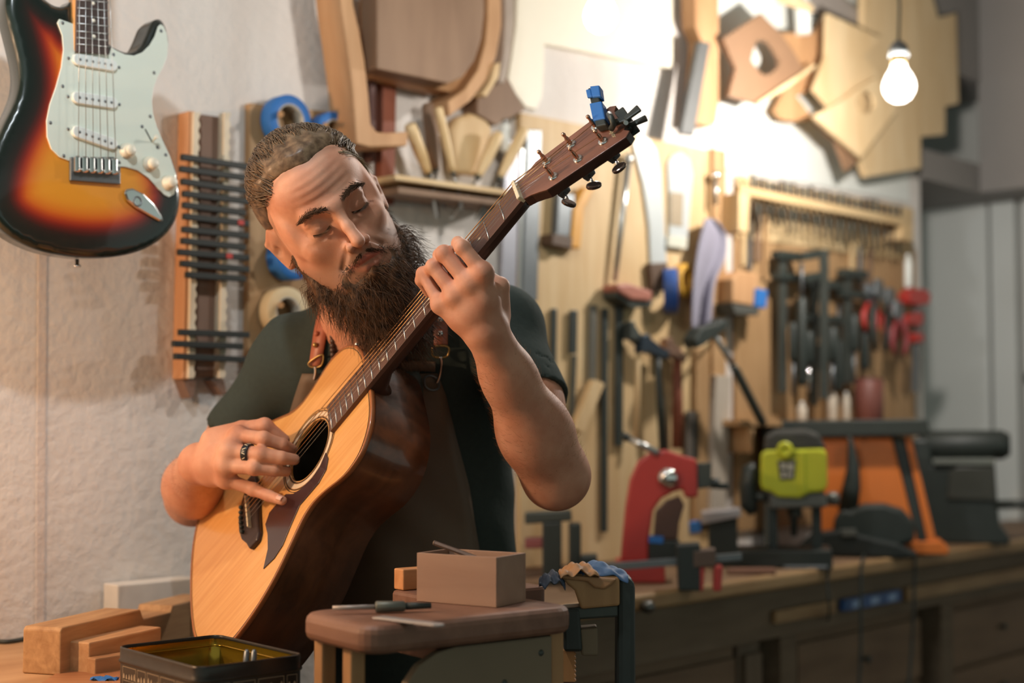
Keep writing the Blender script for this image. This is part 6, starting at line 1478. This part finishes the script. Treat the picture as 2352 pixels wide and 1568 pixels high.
while len(paths) < 2600:
    th = rng.uniform(-1.35, 1.35); y0 = rng.uniform(-.06, .085); 
    # a start direction on the skull above the hairline
    dvec = np.array((math.sin(th)*1.0, y0/.09, math.cos(th)*1.0)); dvec /= np.linalg.norm(dvec)
    p0 = ec+dvec*er
    if p0[2] < hairline(p0[1])-peak(p0[0])-.005*rng.uniform(0, 1): continue
    e_ = np.array((-.01+rng.normal(0, .012), -.098, .045+rng.normal(0, .012))); e1_ = (e_-ec)/er; e1_ /= np.linalg.norm(e1_); s1 = (p0-ec)/er; s1 /= np.linalg.norm(s1)
    om = math.acos(np.clip(s1 @ e1_, -1, 1)); ln = min(1, .085/(om*.09+1e-6)); m = 9; ts_ = np.linspace(0, ln, m)
    D = (np.sin((1-ts_)*om)[:, None]*s1+np.sin(ts_*om)[:, None]*e1_)/math.sin(om)
    lift = .0015+.0085*np.clip(ts_/.12, 0, 1)+rng.uniform(-.001, .0022)+.0015*np.sin(ts_*rng.uniform(3, 9)+rng.uniform(0, 6))
    # follow the forehead bulge as well
    Pw = HO+(ec+D*er) @ HR_.T; nrm = (D/er); nrm /= np.linalg.norm(nrm, axis=1)[:, None]; nw = nrm @ HR_.T
    dd_ = cran(Pw); paths.append(Pw+nw*(lift-dd_)[:, None]); rad.append(rng.uniform(.0004, .0010))
strands('hair_strands', None, paths, rad, M_HAIR, hair_o)
# a lock along the far temple, rim light put into its pale colour, and a few loose hairs
paths = []; rad = []
for i in range(130):
    a = np.array((-.052+rng.normal(0, .006), .052+rng.normal(0, .008), .066+rng.normal(0, .004))); b_ = np.array((-.080+rng.normal(0, .005), -.005+rng.normal(0, .01), .018+rng.normal(0, .012))); t = np.linspace(0, 1, 10)[:, None]
    c_ = np.array((-.080, .040, .048)); P = (1-t)**2*a+2*t*(1-t)*c_+t*t*b_; P = HO+P @ HR_.T; paths.append(P); rad.append(.0008)
strands('temple_lock', None, paths, rad, hair_mat('rimlit_lock', 'a08a62', '7a6444'), hair_o)
# brows
paths = []; rad = []
for s in (-1, 1):
    for i in range(230):
        t = rng.uniform(0, 1); x = .011+.038*t; z = .0165+.0075*math.sin(t*2.2)-.006*t*t; y = .1030-.018*t**1.7
        p = hd_(s*x, y, z+rng.normal(0, .0030)); q = hd_(s*(x+.009), y-.005*t, z+.002*(1-2*t)+rng.normal(0, .001)); paths.append(np.linspace(p, q, 3)); rad.append(.00042)
    strands('eyebrow', None, paths, rad, hair_mat('brow_hair', '6a4e3a', '4c3626', .6)); paths = []; rad = []
paths = []; rad = []
for s in (-1, 1):
    for i in range(46):
        t = i/45; x = .0185+.026*t; z = -.0080-.003*math.sin(t*math.pi); y = .0868+.004*math.sin(t*math.pi)-.004*t
        p = hd_(s*x, y, z); q = hd_(s*(x+.002*(t-.3)), y+.0055, z-.0035); paths.append(np.linspace(p, q, 3)); rad.append(.0005)
    strands('eyelashes', None, paths, rad, M_BEARD); paths = []; rad = []
bg_ = Grp(.02)
def bell(c, r_, k=None): bg_.ell(hd_(*c), r_, HR_, k)
def bcap(a, b, r0, r1=None, k=None): bg_.cap(hd_(*a), hd_(*b), r0, r1, k)
bell((0, .050, -.122), (.060, .052, .040)); bell((0, .056, -.160), (.052, .044, .046), .03); bell((0, .054, -.195), (.036, .032, .030), .03)
for s in (-1, 1):
    bcap((s*.070, .006, -.036), (s*.060, .030, -.092), .008, .018, .02); bcap((s*.060, .030, -.092), (s*.034, .060, -.118), .020, .024, .02)
    bcap((s*.026, .088, -.0730), (s*.037, .076, -.092), .0042, .011, .008); bcap((s*.004, .098, -.0975), (s*.026, .084, -.1030), .0095, .013, .01)
bg_.cap(hd_(0, .0985, -.0925), hd_(0, .088, -.115), .0055, .018, .01)
def beard_f(P):
    L = hl(P); return bg_(P)+.0018*np.sin(L[:, 0]*230+2*np.sin(L[:, 2]*60))*np.sin(L[:, 2]*120+L[:, 1]*140)
V, Q = sdf_mesh(beard_f, bg_.lo, bg_.hi, .0026); V = relax(V, Q, 1, .5)
beard_o = mm('beard', V, Q, M_BEARD)
# normals for strand roots
fn = np.zeros_like(V); q0 = V[Q]; nf = np.cross(q0[:, 2]-q0[:, 0], q0[:, 3]-q0[:, 1])
for k in range(4): np.add.at(fn, Q[:, k], nf)
fn /= np.linalg.norm(fn, axis=1)[:, None]+1e-12
paths = []; rad = []; sel = rng.choice(len(V), 4200)
dn = -HZ
for i in sel:
    p = V[i]; n_ = fn[i]; l_ = hl(p[None])[0]
    if l_[2] > -.085 and l_[1] > .07 and abs(l_[0]) < .040: ln = rng.uniform(.006, .011); down = .5
    elif abs(l_[0]) > .055 and l_[2] > -.07: ln = .008; down = .9
    else: ln = rng.uniform(.014, .034); down = .75
    if (hl((p+n_*.004)[None])[0][1] > .09) and -.088 < l_[2] < -.07: ln = .004
    d0 = n_*.8+dn*down+rng.normal(0, .28, 3); d0 /= np.linalg.norm(d0); d1 = n_*.25+dn*1.0+rng.normal(0, .38, 3); d1 /= np.linalg.norm(d1)
    paths.append(np.array([p-n_*.002, p+d0*ln*.4, p+d0*ln*.55+d1*ln*.45, p+d0*ln*.6+d1*ln*.9])); rad.append(rng.uniform(.0003, .00055))
M0 = np.array((.002, .1035, -.0605)); M1 = np.array((.021, .0955, -.0670)); M2 = np.array((.036, .0790, -.0860))
for s in (-1, 1):
    for i in range(420):
        t = rng.uniform(0, 1)**.9; c_ = (1-t)**2*M0+2*t*(1-t)*M1+t*t*M2; c_ = c_*np.array((s, 1, 1))+np.array((rng.normal(0, .001), 0, rng.normal(0, .0018)))
        d0 = np.array((s*(.75+.2*t), .25-.3*t, -.55-.35*t))+rng.normal(0, .18, 3); d0 /= np.linalg.norm(d0); ln = rng.uniform(.007, .013); d1 = d0+np.array((0, -.25, -.35)); d1 /= np.linalg.norm(d1)
        P = np.array([c_-np.array((0, .0025, 0)), c_+d0*ln*.4, c_+d0*ln*.6+d1*ln*.2, c_+d0*ln*.7+d1*ln*.4]); paths.append(HO+P @ HR_.T); rad.append(rng.uniform(.0003, .0005))
strands('beard_strands', None, paths, rad, M_BEARD, beard_o)

# fine hair on the forearms
paths = []; rad = []
BV = np.array([v.co for v in body_o.data.vertices])+MANL; BN_ = np.array([v.normal for v in body_o.data.vertices])
for a_, b_, n_h in ((LE, LWr, 1500), (RE, RWr, 600)):
    ab = b_-a_; t_ = ((BV-a_) @ ab)/(ab @ ab); ds_ = seg_d(BV, a_, b_); c_ = np.nonzero((t_ > .05) & (t_ < .9) & (ds_ < .06))[0]; dr = ab/np.linalg.norm(ab)
    for i in rng.choice(c_, n_h):
        p = BV[i]; d0 = BN_[i]*.7+dr*.7+rng.normal(0, .25, 3); d0 /= np.linalg.norm(d0); ln = rng.uniform(.005, .011)
        paths.append(np.array([p-BN_[i]*.0008, p+d0*ln*.5, p+d0*ln*.8+dr*ln*.3])); rad.append(.00011)
strands('arm_hair', None, paths, rad, hair_mat('arm_hair', 'b08858', '8a6440', .5), body_o)['kind'] = 'stuff'
